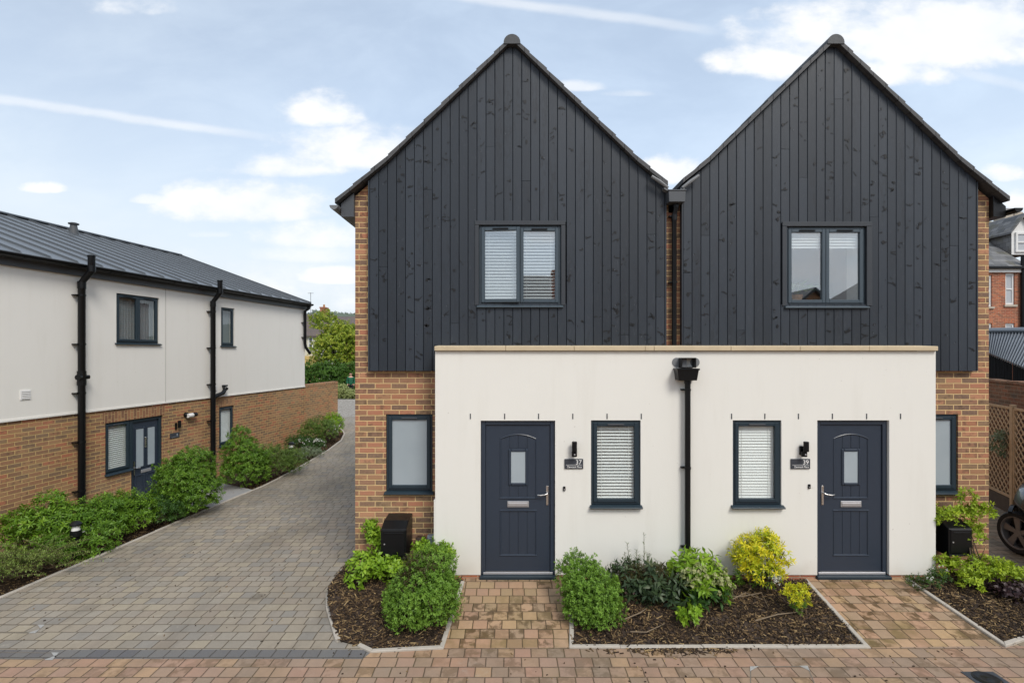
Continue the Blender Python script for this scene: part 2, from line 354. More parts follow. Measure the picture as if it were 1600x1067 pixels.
def window(parent, x0,x1,z0,z1, yf, panes=1, fm='anthracite', glass='glass', blind=None, sill=True, rec=.03, ajar=False, vent='glossy', sillout=.06, silllip=.03):
    fw=.042; sw=.048; m=MAT[fm]; y0=yf+rec; y1=y0+.07
    f=MB(); f.box(x0,x0+fw,y0,y1,z0,z1).box(x1-fw,x1,y0,y1,z0,z1).box(x0+fw,x1-fw,y0,y1,z1-fw,z1).box(x0+fw,x1-fw,y0,y1,z0,z0+fw)
    w=(x1-x0-2*fw)/panes
    for k in range(1,panes): f.box(x0+fw+k*w-.014,x0+fw+k*w+.014,y0+.002,y1,z0+fw,z1-fw)
    win=f.build('window',m,parent,bevel=.004)
    for k in range(panes):
        a=x0+fw+k*w-.01; b=a+w+.02; c=z0+fw-.012; d=z1-fw+.012
        if panes==2: a+= .012*(k==1); b-= .012*(k==0)
        s=MB(); ys=y0-.016; ye=y0+.03
        s.box(a,a+sw,ys,ye,c,d).box(b-sw,b,ys,ye,c,d).box(a+sw,b-sw,ys,ye,d-sw,d).box(a+sw,b-sw,ys,ye,c,c+sw)
        sash=s.build('casement',m,win,bevel=.005)
        g=MB().box(a+sw-.005,b-sw+.005,y0+.008,y0+.014,c+sw-.005,d-sw+.005).build('glass_pane',MAT[glass],win)
        vt=MB().box((a+b)/2-.11,(a+b)/2+.11,ys-.014,ys,d-sw*.5-.008,d-sw*.5+.010)
        vv=vt.build('trickle_vent',MAT['black'] if vent=='black' else MAT['fascia'],win,bevel=.003)
        if ajar and k==0:
            for o in (sash,g,vv):
                M=Matrix.Translation(Vector((a,ys,c)))@Matrix.Rotation(R(-4.5),4,'Z')@Matrix.Translation(Vector((-a,-ys,-c)))@Matrix.Translation(Vector((0,-.012,.0)))
                o.data.transform(M)
    if sill:
        MB().prism_x([(y0-.02-sillout,z0-.042),(y0+.05,z0-.042),(y0+.05,z0-.004),(y0-.02,z0-.004),(y0-.02-sillout,z0-.026)],x0-silllip,x1+silllip).build('sill',m,win,bevel=.003)
    if blind and blind[0]=='reflection_blind':
        n=28; v=MB(); xa,xb=x0+fw,x1-fw
        for i in range(n): 
            a=xa+(xb-xa)*i/n; b=xa+(xb-xa)*(i+1)/n; y_=y0+.09+.008*(i%2); y2=y0+.09+.008*((i+1)%2)
            v.add([(a,y_,z0+fw),(b,y2,z0+fw),(b,y2,z1-fw),(a,y_,z1-fw)],[(0,1,2,3)])
        v.build('blind',MAT['reflection_blind'],win)  # added strips that lighten the pane as its reflection would
    elif blind:
        kind,top,bot,pitch,tilt=blind
        b=MB(); z=z1-.07-top; xa,xb=x0+fw+.002,x1-fw-.002; yy=y0+.05
        b.box(xa,xb,yy-.017,yy+.017,z1-.075,z1-.045)
        while z>z0+.05+bot:
            hw=pitch*.58; dy=hw*math.cos(tilt); dz=hw*math.sin(tilt)
            b.add([(xa,yy-dy,z-dz),(xb,yy-dy,z-dz),(xb,yy+dy,z+dz),(xa,yy+dy,z+dz),(xa,yy-dy,z-dz+.002),(xb,yy-dy,z-dz+.002),(xb,yy+dy,z+dz+.002),(xa,yy+dy,z+dz+.002)],
                  [(0,1,2,3),(4,7,6,5),(0,4,5,1),(2,6,7,3),(0,3,7,4),(1,5,6,2)]); z-=pitch
        for k in range(panes):
            for q in (.18,.82):
                xc=x0+fw+w*(k+q); b.box(xc-.002,xc+.002,yy-.014,yy-.012,z,z1-.06)
        b.build('blind',MAT['slat'],win)
    return win

house=empty('semi_detached_house',(0,0,0),0,'pair of joined houses with twin black timber gables and white rendered porch front','house')
Yb,Yc,Yp=7.17,7.09,6.78
HX0,HX1=xx(555,Yb),xx(1545,Yb)
MIDX=(HX0+HX1)/2
LW=(xx(603,Yb),xx(676,Yb),zz(771,Yb),zz(647,Yb))            # brick window openings
RW=(xx(1497,Yb)-(LW[1]-LW[0]),xx(1497,Yb),LW[2],LW[3])
UW1=(xx(748.5,Yc),xx(876.5,Yc),zz(476,Yc),zz(352,Yc))
UW2=(xx(1229,Yc),xx(1353.5,Yc),zz(477,Yc),zz(354,Yc))
PX0,PX1=xx(680,Yp),xx(1462,Yp)
PZ1=3.0
EAVE=4.95
w=MB(); wall_open(w,HX0,HX1,-.12,EAVE-.02,Yb,.28,[LW,RW,(PX0+.12,PX1-.12,-.13,2.75),(UW1[0]+.02,UW1[1]-.02,UW1[2]+.02,UW1[3]-.02),(UW2[0]+.02,UW2[1]-.02,UW2[2]+.02,UW2[3]-.02)])
HD=15.6
w.add([(HX0,Yb,-.12),(HX0,HD,-.12),(HX0,HD,EAVE+.2),(HX0,Yb,EAVE+.2)],[(0,1,2,3)]).add([(HX1,Yb,-.12),(HX1,HD,-.12),(HX1,HD,EAVE+.2),(HX1,Yb,EAVE+.2)],[(3,2,1,0)])
w.add([(HX0,HD,-.12),(HX1,HD,-.12),(HX1,HD,EAVE+.1),(HX0,HD,EAVE+.1)],[(3,2,1,0)])
# brick gables behind the boards
APX=(0.0,4.436); AZ=7.255
def gz(x):            # underside of roof above x
    a=APX[0] if x<2.24 else APX[1]
    return AZ-abs(x-a)*.965+max(0,abs(x-a)-1.72)*.13
for lo,hi in ((HX0,2.19),(2.30,HX1)):
    a=APX[0] if lo<1 else APX[1]
    n=14; top=[(lo+(hi-lo)*i/n) for i in range(n+1)]+[a]; top=sorted(top)
    pts=[(lo,EAVE-.02),(hi,EAVE-.02)]+[(x,max(EAVE-.015,gz(x)-.03)) for x in reversed(top)]
    w.add([(p[0],Yb,p[1]) for p in pts],[tuple(range(len(pts)))]); w.add([(p[0],HD,p[1]) for p in pts],[tuple(reversed(range(len(pts))))])
w.build('brick_wall',MAT['brick'],house)
# plinth course, dark
MB().box(HX0-.004,PX0+.02,Yb-.006,Yb+.05,.085,.105).build('damp_course',MAT['black'],house)
# rooms
r=MB(); r.add([(HX0+.02,Yb+3.2,-.1),(HX1-.02,Yb+3.2,-.1),(HX1-.02,Yb+3.2,5),(HX0+.02,Yb+3.2,5)],[(0,1,2,3)])
for z in (.0,2.62,2.82,5.0): r.add([(HX0+.02,Yb+.28,z),(HX1-.02,Yb+.28,z),(HX1-.02,Yb+3.2,z),(HX0+.02,Yb+3.2,z)],[(0,1,2,3)])
for x in (-.9,2.18,2.3,5.5): r.add([(x,Yb+.28,0),(x,Yb+3.2,0),(x,Yb+3.2,5),(x,Yb+.28,5)],[(0,1,2,3)])
r.build('interior',MAT['plaster'],house)
for uw in (UW1,UW2):
    ln=MB()
    a,b,c,d=uw[0]+.024,uw[1]-.024,uw[2]+.024,uw[3]-.024
    ln.add([(a,7.18,c),(a,7.47,c),(a,7.47,d),(a,7.18,d)],[(0,1,2,3)]).add([(b,7.18,c),(b,7.47,c),(b,7.47,d),(b,7.18,d)],[(0,1,2,3)]).add([(a,7.18,d),(b,7.18,d),(b,7.47,d),(a,7.47,d)],[(0,1,2,3)]).add([(a,7.18,c),(b,7.18,c),(b,7.47,c),(a,7.47,c)],[(0,1,2,3)])
    ln.build('window_lining',MAT['slat'],house)

# ---- timber gables
def gable(xl,xr,apex,uw,trim):
    mb=MB(); rv=[]; zb=zz(579.5,Yc); g=.0055
    n=33; bw=(xr-xl-.045)/n; x=xl+.022
    def board(xa,xb,za,zta,ztb,dy,v,slope=False):
        # xa..xb, straight bottom, top following the roof; split at the apex
        y0=Yc+dy; nf=len(mb.f); b=.004
        pts=[(xa,za),(xb,za),(xb,ztb),(xa,zta)]
        if xa<apex<xb and slope: pts=[(xa,za),(xb,za),(xb,ztb),(apex,gz(apex)-.01),(xa,zta)]
        k=len(pts); inn=[]
        cx=(xa+xb)/2
        for (px,pz) in pts: inn.append((px+(b if px<cx else -b if px>cx else 0),pz))
        vs=[(p[0],y0+b,p[1]) for p in pts]+[(p[0],y0,p[1]) for p in inn]+[(p[0],Yc+.05,p[1]) for p in pts]
        fs=[tuple(range(k,2*k))]+[(i,(i+1)%k,(i+1)%k+k,i+k) for i in range(k)]+[(i+2*k,(i+1)%k+2*k,(i+1)%k,i) for i in range(k)]
        mb.add(vs,fs); rv.extend([v]*(len(mb.f)-nf))
    for i in range(n):
        xa=x+i*bw+g/2; xb=x+(i+1)*bw-g/2
        segs=[]; t0,t1=zb,None
        ov=xa<trim[1]-.03 and xb>trim[0]+.03
        ranges=[(zb,None)] if not ov else [(zb,trim[2]+.02),(trim[3]-.02,None)]
        for (za,zt) in ranges:
            cuts=[za]
            ztop=min(gz(xa),gz(xb))-.01 if zt is None else zt
            if rnd.random()<.18 and ztop-za>1.2: cuts.append(za+.5+rnd.random()*(ztop-za-1.0))
            for ci,c in enumerate(cuts):
                dy=rnd.uniform(-.0015,.0025); v=rnd.random()
                if ci+1<len(cuts): board(xa,xb,c,cuts[ci+1]-.002,cuts[ci+1]-.002,dy,v) if not False else None
                else: board(xa,xb,c+(.002 if ci else 0),(gz(xa)-.01) if zt is None else zt,(gz(xb)-.01) if zt is None else zt,dy,v,zt is None)
    # knots, flame grain and painted sheen highlights on the boards, one small shape each
    kn=random.Random(int(abs(apex)*10)+3)
    def shape(pts,v):
        y=Yc-.0042; nf=len(mb.f); mb.add([(p[0],y,p[1]) for p in pts],[tuple(range(len(pts)))]); rv.extend([v]*(len(mb.f)-nf))
    for i in range(n):
        xa=x+i*bw+g; xb=x+(i+1)*bw-g; knotty=kn.random(); dens=3.4 if knotty<.40 else (1.5 if knotty<.72 else .35)
        z=zb+kn.random()*.4; ztop=min(gz(xa),gz(xb))-.06
        while True:
            z+=kn.expovariate(dens) if kn.random()<.7 else kn.uniform(.05,.12)
            if z>ztop-.05: break
            if xb>trim[0] and xa<trim[1] and trim[2]-.08<z<trim[3]+.08: continue
            cx=kn.uniform(xa+.02,xb-.02); rx=kn.choice([.007,.010,.014,.019])*kn.uniform(.8,1.25); rz=rx*kn.uniform(.8,1.7)
            ok=lambda px,pz: (min(xb-.001,max(xa+.001,px)),min(ztop,max(zb+.005,pz)))
            if kn.random()<.8: shape([ok(cx+rx*kn.uniform(.7,1.2)*math.cos(a*.785),z+rz*kn.uniform(.7,1.2)*math.sin(a*.785)) for a in range(8)],2)
            for _ in range(kn.choice([0,1,1,2,3]) if rx>.009 else kn.choice([0,0,1])):
                sd=kn.choice([-1,1]); ln=kn.uniform(.03,.085); an=kn.uniform(-.2,1.0)*kn.choice([-1,1,1]); wv_=kn.uniform(.005,.013); up=[];dn=[]
                bx0=cx+sd*rx*.6; bz0=z+kn.uniform(-.02,.02); cv=kn.uniform(-.35,.35)
                for q in range(6):
                    f=q/5; px=bx0+sd*ln*f*math.cos(an); pz=bz0+ln*f*math.sin(an)+cv*ln*f*f; wq=wv_*math.sin(math.pi*(.12+.86*f))
                    up.append(ok(px,pz+wq)); dn.append(ok(px,pz-wq*.6))
                if len(set(up))>4: 
                    pp=dn+up[::-1]; shape(pp if sd>0 else pp[::-1],2)
            if kn.random()<.3:
                hx=cx+kn.choice([-1,1])*rx*1.6; shape([ok(hx+.006*math.cos(a),z-.012+.010*math.sin(a)) for a in (0,1,2,3,4,5)],3)  # pale spot beside the knot: a sheen highlight put into the colour
    # corner battens and the dark backing seen in the joints
    for (a,b) in ((xl,xl+.022),(xr-.022,xr)):
        nf=len(mb.f); zt=min(gz(a),gz(b))-.01; mb.box(a+.0015,b-.0015,Yc-.004,Yb-.002,zb,zt); rv.extend([rnd.random()]*(len(mb.f)-nf))
    o=mb.build('timber_cladding',MAT['timber'],house); attr(o,rv); return o
T1=(xx(742,Yc),xx(883.5,Yc),zz(477,Yc),zz(345,Yc)); T2=(xx(1222,Yc),xx(1362,Yc),zz(478,Yc),zz(346.5,Yc))
CL1=(xx(575,Yc),xx(1041.5,Yc)); CL2=(xx(1065,Yc),xx(1528,Yc))
# the apex board must not be cut in half by a horizontal split: handled by the slope test inside board()
gable(CL1[0],CL1[1],APX[0],UW1,T1); gable(CL2[0],CL2[1],APX[1],UW2,T2)
bk=MB()
for (xl,xr),a,tr in ((CL1,APX[0],T1),(CL2,APX[1],T2)):
    zb=zz(579.5,Yc)+.012
    wall_open(bk,xl+.03,xr-.03,zb,gz(xl+.03)-.05,Yc+.05,.028,[tr[:2]+(tr[2]+.03,tr[3]-.03)]) if False else wall_open(bk,xl+.03,xr-.03,zb,4.9,Yc+.05,.028,[(tr[0]+.05,tr[1]-.05,tr[2]+.0,tr[3]-.05)])
    xs=[xl+.03+(xr-xl-.06)*i/24 for i in range(25)]
    pts=[(xl+.03,4.9),(xr-.03,4.9)]+[(x,max(4.9,gz(x)-.03)) for x in reversed(sorted(xs+[a]))]
    bk.add([(p[0],Yc+.05,p[1]) for p in pts],[tuple(range(len(pts)))])
bk.build('cladding_backing',MAT['blackboards'],house)
for uw,tr,aj,bl in ((UW1,T1,True,('full',0.0,.02,.044,R(34))),(UW2,T2,False,('half',0.0,.74,.040,R(55)))):
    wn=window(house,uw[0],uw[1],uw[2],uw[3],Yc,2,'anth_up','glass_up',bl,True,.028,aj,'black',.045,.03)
    t=MB(); tw=.035
    t.box(tr[0],tr[1],Yc-.012,Yc+.06,uw[3]+.002,tr[3]).box(tr[0],uw[0]-.002,Yc-.012,Yc+.06,tr[2],uw[3]).box(uw[1]+.002,tr[1],Yc-.012,Yc+.06,tr[2],uw[3])
    t.build('timber_surround',MAT['surround'],wn,bevel=.003)
for uw in (LW,RW): window(house,uw[0]+.003,uw[1]-.003,uw[2]+.04,uw[3]-.003,Yb,1,'anthracite','frost',None,True,.02,False,'g',.06,.02)

# ---- roofs with stepped tile courses
def roof(ax, eave_l, eave_r, name='roof'):
    Y0,Y1=7.015,HD+.15; AZt=7.325
    def side(ex, bend, sgn):
        # list of (x,z) of top surface from apex to eave, each course lifted at its lower end
        def surf(d): return AZt-d*.965+max(0,d-1.72)*.13
        L=abs(ex-ax); n=max(3,int(round(L/.235))); pts=[]
        for i in range(n):
            d0=L*i/n; d1=L*(i+1)/n
            pts.append((ax+sgn*d0,surf(d0)-.010)); pts.append((ax+sgn*(d1+.006),surf(d1)+.005))
        return pts
    for ex,sg in ((eave_l,-1),(eave_r,1)):
        top=side(ex,0,sg); d=abs(ex-ax)
        bot=[(p[0],p[1]-.062) for p in (top[-1],)]+[(ax+sg*1.72,AZt-1.72*.965-.066)]+[(ax,AZt-.066)]
        if d<1.9: bot=[(top[-1][0],top[-1][1]-.066),(ax,AZt-.066)]
        pts=top+bot
        if sg>0: pts=pts[::-1]
        o=MB().prism_y(pts[::-1],Y0,Y1)
        o=o.build('roof_slope',MAT['slate'],house)
        uv_planar(o,lambda c:c.y,lambda c:-abs(c.x-ax)*1.4)
    # half round ridge tiles
    y=Y0-.01; 
    rt=MB(); k=0
    while y<Y1:
        ln=.45; pr=[(ax+.115*math.cos(R(a)),AZt-.108+.115*math.sin(R(a))) for a in range(-8,189,14)]
        dz=.006*(k%2)
        rt.prism_y([(p[0],p[1]+dz) for p in pr],y,min(y+ln+.01,Y1)); y+=ln; k+=1
    rt.build('ridge_tiles',MAT['slate_plain'],house,smooth=True)
MAT['slate_plain']=plain('ridge tile',(.055,.06,.066),.6,.25,8,bump=.3,bscale=60)
EL,ER=xx(524,7.02),xx(1577,7.02)
roof(APX[0],EL,xx(1043,7.02)); roof(APX[1],xx(1068,7.02),ER)
# eaves boxes, gutters
for sg,ex,hx in ((-1,EL,HX0),(1,ER,HX1)):
    zs=zz(339,7.1); xo=hx+sg*.175; zt=lambda x: 7.325-.08-abs(x-(APX[0] if sg<0 else APX[1]))*.965+max(0,abs(x-(APX[0] if sg<0 else APX[1]))-1.72)*.13
    p=[(hx,zs-.0),(xo,zs),(xo,zt(xo)),(hx,zt(hx))] if sg>0 else [(xo,zs),(hx,zs),(hx,zt(hx)),(xo,zt(xo))]
    MB().prism_y(p,7.10,HD).build('eaves_box',MAT['fascia'] if sg<0 else MAT['blackmetal'],house,bevel=.003)
    gc=(xo+sg*.062,zt(xo)-.055)
    pr=[(gc[0]+.06*math.cos(R(a)),gc[1]+.06*math.sin(R(a))) for a in range(180,361,15)]+[(gc[0]+.052*math.cos(R(a)),gc[1]+.052*math.sin(R(a))) for a in range(360,179,-15)]
    MB().prism_y(pr,6.99,HD).prism_y([(gc[0]+.058*math.cos(R(a)),gc[1]+.058*math.sin(R(a))) for a in range(180,361,15)],6.982,7.0).build('gutter',MAT['lead'] if sg<0 else MAT['black'],house,smooth=True)
# valley
MB().prism_y([(2.08,5.21),(2.22,5.13),(2.36,5.21),(2.36,5.24),(2.22,5.16),(2.08,5.24)],6.99,HD).build('valley_lining',MAT['lead'],house)
for sg,pts in ((1,[(1018,277),(1044,296)]),(-1,[(1092,276),(1066,296)])):
    q=[at(*p,6.995) for p in pts]
    MB().tube([(q[0].x,6.995,q[0].z+.012),((q[0].x+q[1].x)/2,6.99,(q[0].z+q[1].z)/2+.02),(q[1].x,6.995,q[1].z+.02)],[.022,.026,.02],8).build('lead_flashing',MAT['lead'],house,smooth=True)
hb=MB(); z0,z1=zz(316,6.99),zz(299,6.99); x0,x1=xx(1044,6.99),xx(1071,6.99)
hb.prism_y([(x0+.008,z0),(x1-.008,z0),(x1,z1),(x0,z1)],6.97,7.16).box(x0-.008,x1+.008,6.962,7.17,z1,z1+.018)
hb.build('rain_hopper',MAT['fascia'],house,bevel=.004)
xp=xx(1053.5,7.11); dp=MB().tube([(xx(1056,7.08),7.08,z0+.01),(xx(1056,7.08),7.08,z0-.07),(xp,7.11,z0-.15),(xp,7.11,3.02)],.034,12)
dp.tube([(xp,7.11,z0-.14),(xp,7.11,z0-.22)],.041,12).tube([(xx(1056,7.08),7.08,z0-.01),(xx(1056,7.08),7.08,z0-.05)],.041,12)
for zc in (zz(338,7.11),zz(441,7.11)): dp.box(xp-.07,xp+.045,7.10,7.17,zc-.008,zc+.008).tube([(xp,7.11,zc-.012),(xp,7.11,zc+.012)],.040,12)
dp.build('downpipe',MAT['black'],house,smooth=True)

# ---- rendered porch
D1=(xx(751,Yp),xx(867.5,Yp),-.02,zz(657,Yp)); D2=(xx(1277,Yp),xx(1389.5,Yp),-.02,zz(656.5,Yp))
W1=(xx(923.5,Yp),xx(1001,Yp),zz(793,Yp),zz(656.5,Yp)); W2=(xx(1145,Yp),xx(1221,Yp),zz(793,Yp),zz(656.5,Yp))
p=MB(); wall_open(p,PX0,PX1,.035,PZ1-.004,Yp,.30,[D1[:2]+(.03,D1[3]),D2[:2]+(.03,D2[3]),W1,W2])
p.add([(PX0,Yp,.035),(PX0,Yb,.035),(PX0,Yb,PZ1),(PX0,Yp,PZ1)],[(3,2,1,0)]).add([(PX1,Yp,.035),(PX1,Yb,.035),(PX1,Yb,PZ1),(PX1,Yp,PZ1)],[(0,1,2,3)])
p.add([(PX0,Yp+.3,PZ1-.01),(PX1,Yp+.3,PZ1-.01),(PX1,Yb,PZ1-.01),(PX0,Yb,PZ1-.01)],[(0,1,2,3)])
for (a,b) in ((zz(781,Yp),zz(860,Yp)),): p.box(PX0-.018,PX0+.04,Yp+.004,Yb-.002,b,a)
p.build('rendered_porch_wall',MAT['render'],house)
MB().box(PX0+.012,D1[0],Yp+.012,Yp+.1,-.2,.034).box(D1[1],D2[0],Yp+.012,Yp+.1,-.2,.034).box(D2[1],PX1-.012,Yp+.012,Yp+.1,-.2,.034).build('brick_plinth',MAT['brick_red'],house)
cx0,cx1=xx(678.5,6.74),xx(1466,6.74); joints=[cx0,xx(1005,6.74),xx(1016,6.74),xx(1142,6.74),xx(1247,6.74),xx(1352,6.74),cx1]
joints=[cx0,xx(790,6.74),xx(897,6.74),xx(1008,6.74),xx(1022,6.74),xx(1142,6.74),xx(1250,6.74),xx(1358,6.74),cx1]
c=MB()
for a,b in zip(joints[:-1],joints[1:]): c.prism_x([(6.735,PZ1),(Yb-.09,PZ1),(Yb-.09,PZ1+.075),(6.735,PZ1+.060)],a+.0015,b-.0015)
c.build('coping',MAT['coping'],house,bevel=.006)
# weep vents
for px in (735,788.5,841.5,895,948.5,1002,1143,1195,1247.5,1300.5,1354,1407): MB().box(xx(px,Yp)-.007,xx(px,Yp)+.007,Yp-.004,Yp+.01,zz(654.5,Yp),zz(646,Yp)).build('weep_vent',MAT['fascia'],house)
for px in (1125,1223): MB().box(xx(px,Yp)-.007,xx(px,Yp)+.007,Yp-.004,Yp+.01,zz(898,Yp),zz(891,Yp)).build('weep_vent',MAT['fascia'],house)
window(house,W1[0]+.003,W1[1]-.003,W1[2]+.04,W1[3]-.003,Yp,1,'anthracite','glass',('full',0,.0,.0415,R(33)),True,.02,False,'g',.06,.02)
window(house,W2[0]+.003,W2[1]-.003,W2[2]+.04,W2[3]-.003,Yp,1,'anthracite','glass',('full',0,.0,.038,R(64)),True,.02,False,'g',.06,.03)

def front_door(d, mirror):
    x0,x1,z0,z1=d; yf=Yp+.035; m=MAT['door']; fw=.062
    f=MB().box(x0+.003,x0+fw,yf,yf+.08,z0+.05,z1-.003).box(x1-fw,x1-.003,yf,yf+.08,z0+.05,z1-.003).box(x0+fw,x1-fw,yf,yf+.08,z1-fw,z1-.003)
    dr=f.build('front_door',m,house,bevel=.005)
    a,b,c,e=x0+fw+.004,x1-fw-.004,z0+.085,z1-fw-.004; yl=yf+.022
    lw=b-a; lh=e-c
    X=lambda u: a+(1-u if mirror else u)*lw          # u measured from hinge side
    Z=lambda v: c+v*lh
    L=MB().box(a,b,yl+.008,yl+.045,c,e)
    # raised stiles and rails round two sunk plank panels
    pl,pr=a+lw*.228,a+lw*.782; b0,b1=Z(.108),Z(.415); t0,t1,t2=Z(.50),Z(.905),Z(.935)
    def bx(xa,xb,za,zb,y=yl): L.box(xa,xb,y,yl+.012,za,zb)
    bx(a,pl,c,e); bx(pr,b,c,e); bx(pl,pr,c,b0); bx(pl,pr,b1,t0)
    n=10; arc=lambda u: t1+(t2-t1)*(1-(2*u-1)**2)
    for i in range(n):
        u0,u1=i/n,(i+1)/n; xa,xb=pl+(pr-pl)*u0,pl+(pr-pl)*u1
        L.prism_y([(xa,arc(u0)),(xb,arc(u1)),(xb,e),(xa,e)],yl,yl+.012)
    for zc,xa,xb in ((b0,pl-.012,pr+.012),(b1,pl-.012,pr+.012),(t0,pl-.012,pr+.012)): L.prism_x([(yl-.010,zc-.007),(yl+.004,zc-.011),(yl+.004,zc+.011),(yl-.010,zc+.001)],xa,xb)
    for xc in (pl,pr): L.prism_z([(xc-.010,yl+.002),(xc-.004,yl-.007),(xc+.004,yl-.007),(xc+.010,yl+.002)],b0,b1).prism_z([(xc-.010,yl+.002),(xc-.004,yl-.007),(xc+.004,yl-.007),(xc+.010,yl+.002)],t0,t1)
    L.tube([(pl+(pr-pl)*i/16,yl+.001,arc(i/16)) for i in range(17)],.009,6)
    lf=L.build('door_leaf',m,dr)
    P=MB(); g=.011; hw=(pr-pl)/4
    gx0,gx1,gz0,gz1=pl+hw-.012,pr-hw+.012,Z(.60),Z(.82)
    for k in range(4):
        xa,xb=pl+k*hw+g/2,pl+(k+1)*hw-g/2
        P.prism_y([(xa,b0+.010),(xb,b0+.010),(xb,b1-.008),(xa,b1-.008)],yl+.003,yl+.012)
        ua,ub=(xa-pl)/(pr-pl),(xb-pl)/(pr-pl)
        if k in (0,3): P.prism_y([(xa,t0+.010),(xb,t0+.010),(xb,arc(ub)-.008),(xa,arc(ua)-.008)],yl+.003,yl+.012)
        else:
            P.prism_y([(xa,t0+.010),(xb,t0+.010),(xb,gz0-.035),(xa,gz0-.035)],yl+.003,yl+.012)
            P.prism_y([(xa,gz1+.035),(xb,gz1+.035),(xb,arc(ub)-.008),(xa,arc(ua)-.008)],yl+.003,yl+.012)
    P.build('plank_panel',m,lf,bevel=.002)
    fr=MB(); q=.036
    fr.box(gx0+.0,gx0+q,yl-.012,yl+.01,gz0-.028,gz1+.028).box(gx1-q,gx1,yl-.012,yl+.01,gz0-.028,gz1+.028).box(gx0+q,gx1-q,yl-.012,yl+.01,gz1-.008,gz1+.028).box(gx0+q,gx1-q,yl-.012,yl+.01,gz0-.028,gz0+.008)
    fr.build('glazing_frame',m,lf,bevel=.008)
    MB().box(gx0+q-.004,gx1-q+.004,yl-.002,yl+.012,gz0+.002,gz1-.002).build('door_glass',MAT['frost'],lf)
    lx0,lx1=a+lw*.335,a+lw*.672; lz=Z(.458)
    lp=MB().box(lx0,lx1,yl-.014,yl+.002,lz-.040,lz+.040).box(lx0+.012,lx1-.012,yl-.022,yl-.012,lz-.024,lz+.022)
    lp.build('letter_plate',MAT['silver'],lf,bevel=.006)
    hx=X(.958) if True else 0
    hd=MB().box(hx-.016,hx+.016,yl-.010,yl+.002,Z(.452),Z(.585)); s=-1 if not mirror else 1
    zc=Z(.527); hd.tube([(hx,yl-.008,zc+.02),(hx,yl-.05,zc+.018),(hx+s*.03,yl-.055,zc+.004),(hx+s*.09,yl-.053,zc-.004),(hx+s*.135,yl-.05,zc+.0)],[.011,.011,.010,.010,.011],8)
    hd.build('door_handle',MAT['chrome'],lf,bevel=.004,smooth=True)
    MB().box(x0+fw*.5,x1-fw*.5,yf-.012,yf+.06,z0+.047,z0+.078).build('weather_bar',MAT['silver'],dr,bevel=.004)
    MB().box(x0-.012,x1+.012,Yp-.035,yf+.09,z0+.005,z0+.045).build('threshold',MAT['anthracite'],dr,bevel=.004)
    return dr
front_door(D1,False); front_door(D2,True)
# ---- hopper and pipe on the porch
yh=6.70; x0,x1=xx(1058.5,yh-.08),xx(1092,yh-.08); z0,z1=zz(594.5,yh-.08),zz(576.5,yh-.08)
hp=MB(); hp.add([(x0+.02,yh-.07,z0),(x1-.02,yh-.07,z0),(x1-.02,Yp-.002,z0),(x0+.02,Yp-.002,z0),(x0,yh-.09,z1),(x1,yh-.09,z1),(x1,Yp-.002,z1),(x0,Yp-.002,z1)],
   [(0,3,2,1),(0,1,5,4),(1,2,6,5),(2,3,7,6),(3,0,4,7),(4,5,6,7)])
hp.box(x0-.008,x1+.008,yh-.098,Yp-.002,z1-.016,z1+.006)
hp.build('rain_hopper',MAT['black'],house,bevel=.003)
sx0,sx1=xx(1064,6.68),xx(1087,6.68); sz0,sz1=zz(575,6.68)+.012,zz(559,6.68)
sp=MB().box(sx0,sx1,6.66,Yp-.001,sz1-.008,sz1).box(sx0,sx0+.012,6.66,Yp-.001,sz0,sz1-.008).box(sx1-.012,sx1,6.66,Yp-.001,sz0,sz1-.008).box(sx0,sx1,6.66,Yp-.001,sz0-.006,sz0)
sp.build('roof_outlet',MAT['blackmetal'],house)
MB().box(sx0+.012,(sx0+sx1)/2,6.74,Yp-.001,sz0,sz1-.008).build('outlet_lining',MAT['lead'],house)
for xa,sg in ((sx0-.025,-1),(sx1+.025,1)): MB().lathe([(.001,-.004),(.062,-.004),(.062,.0)],(xa,Yp-.001,(sz0+sz1)/2),18,'y').build('outlet_flange',MAT['lead'],house,smooth=True)
xp=xx(1074.5,6.71); dp=MB().tube([(xp,6.71,z0+.01),(xp,6.71,zz(603,6.71)),(xp,6.71,-.05)],.037,14)
dp.tube([(xp,6.71,z0+.0),(xp,6.71,z0-.045)],.044,14)
for py in (609,731,855): 
    zc=zz(py,6.71); dp.tube([(xp,6.71,zc-.014),(xp,6.71,zc+.014)],.043,14).box(xp-.075,xp+.05,6.735,6.779,zc-.010,zc+.010)
dp.build('downpipe',MAT['black'],house,smooth=True)

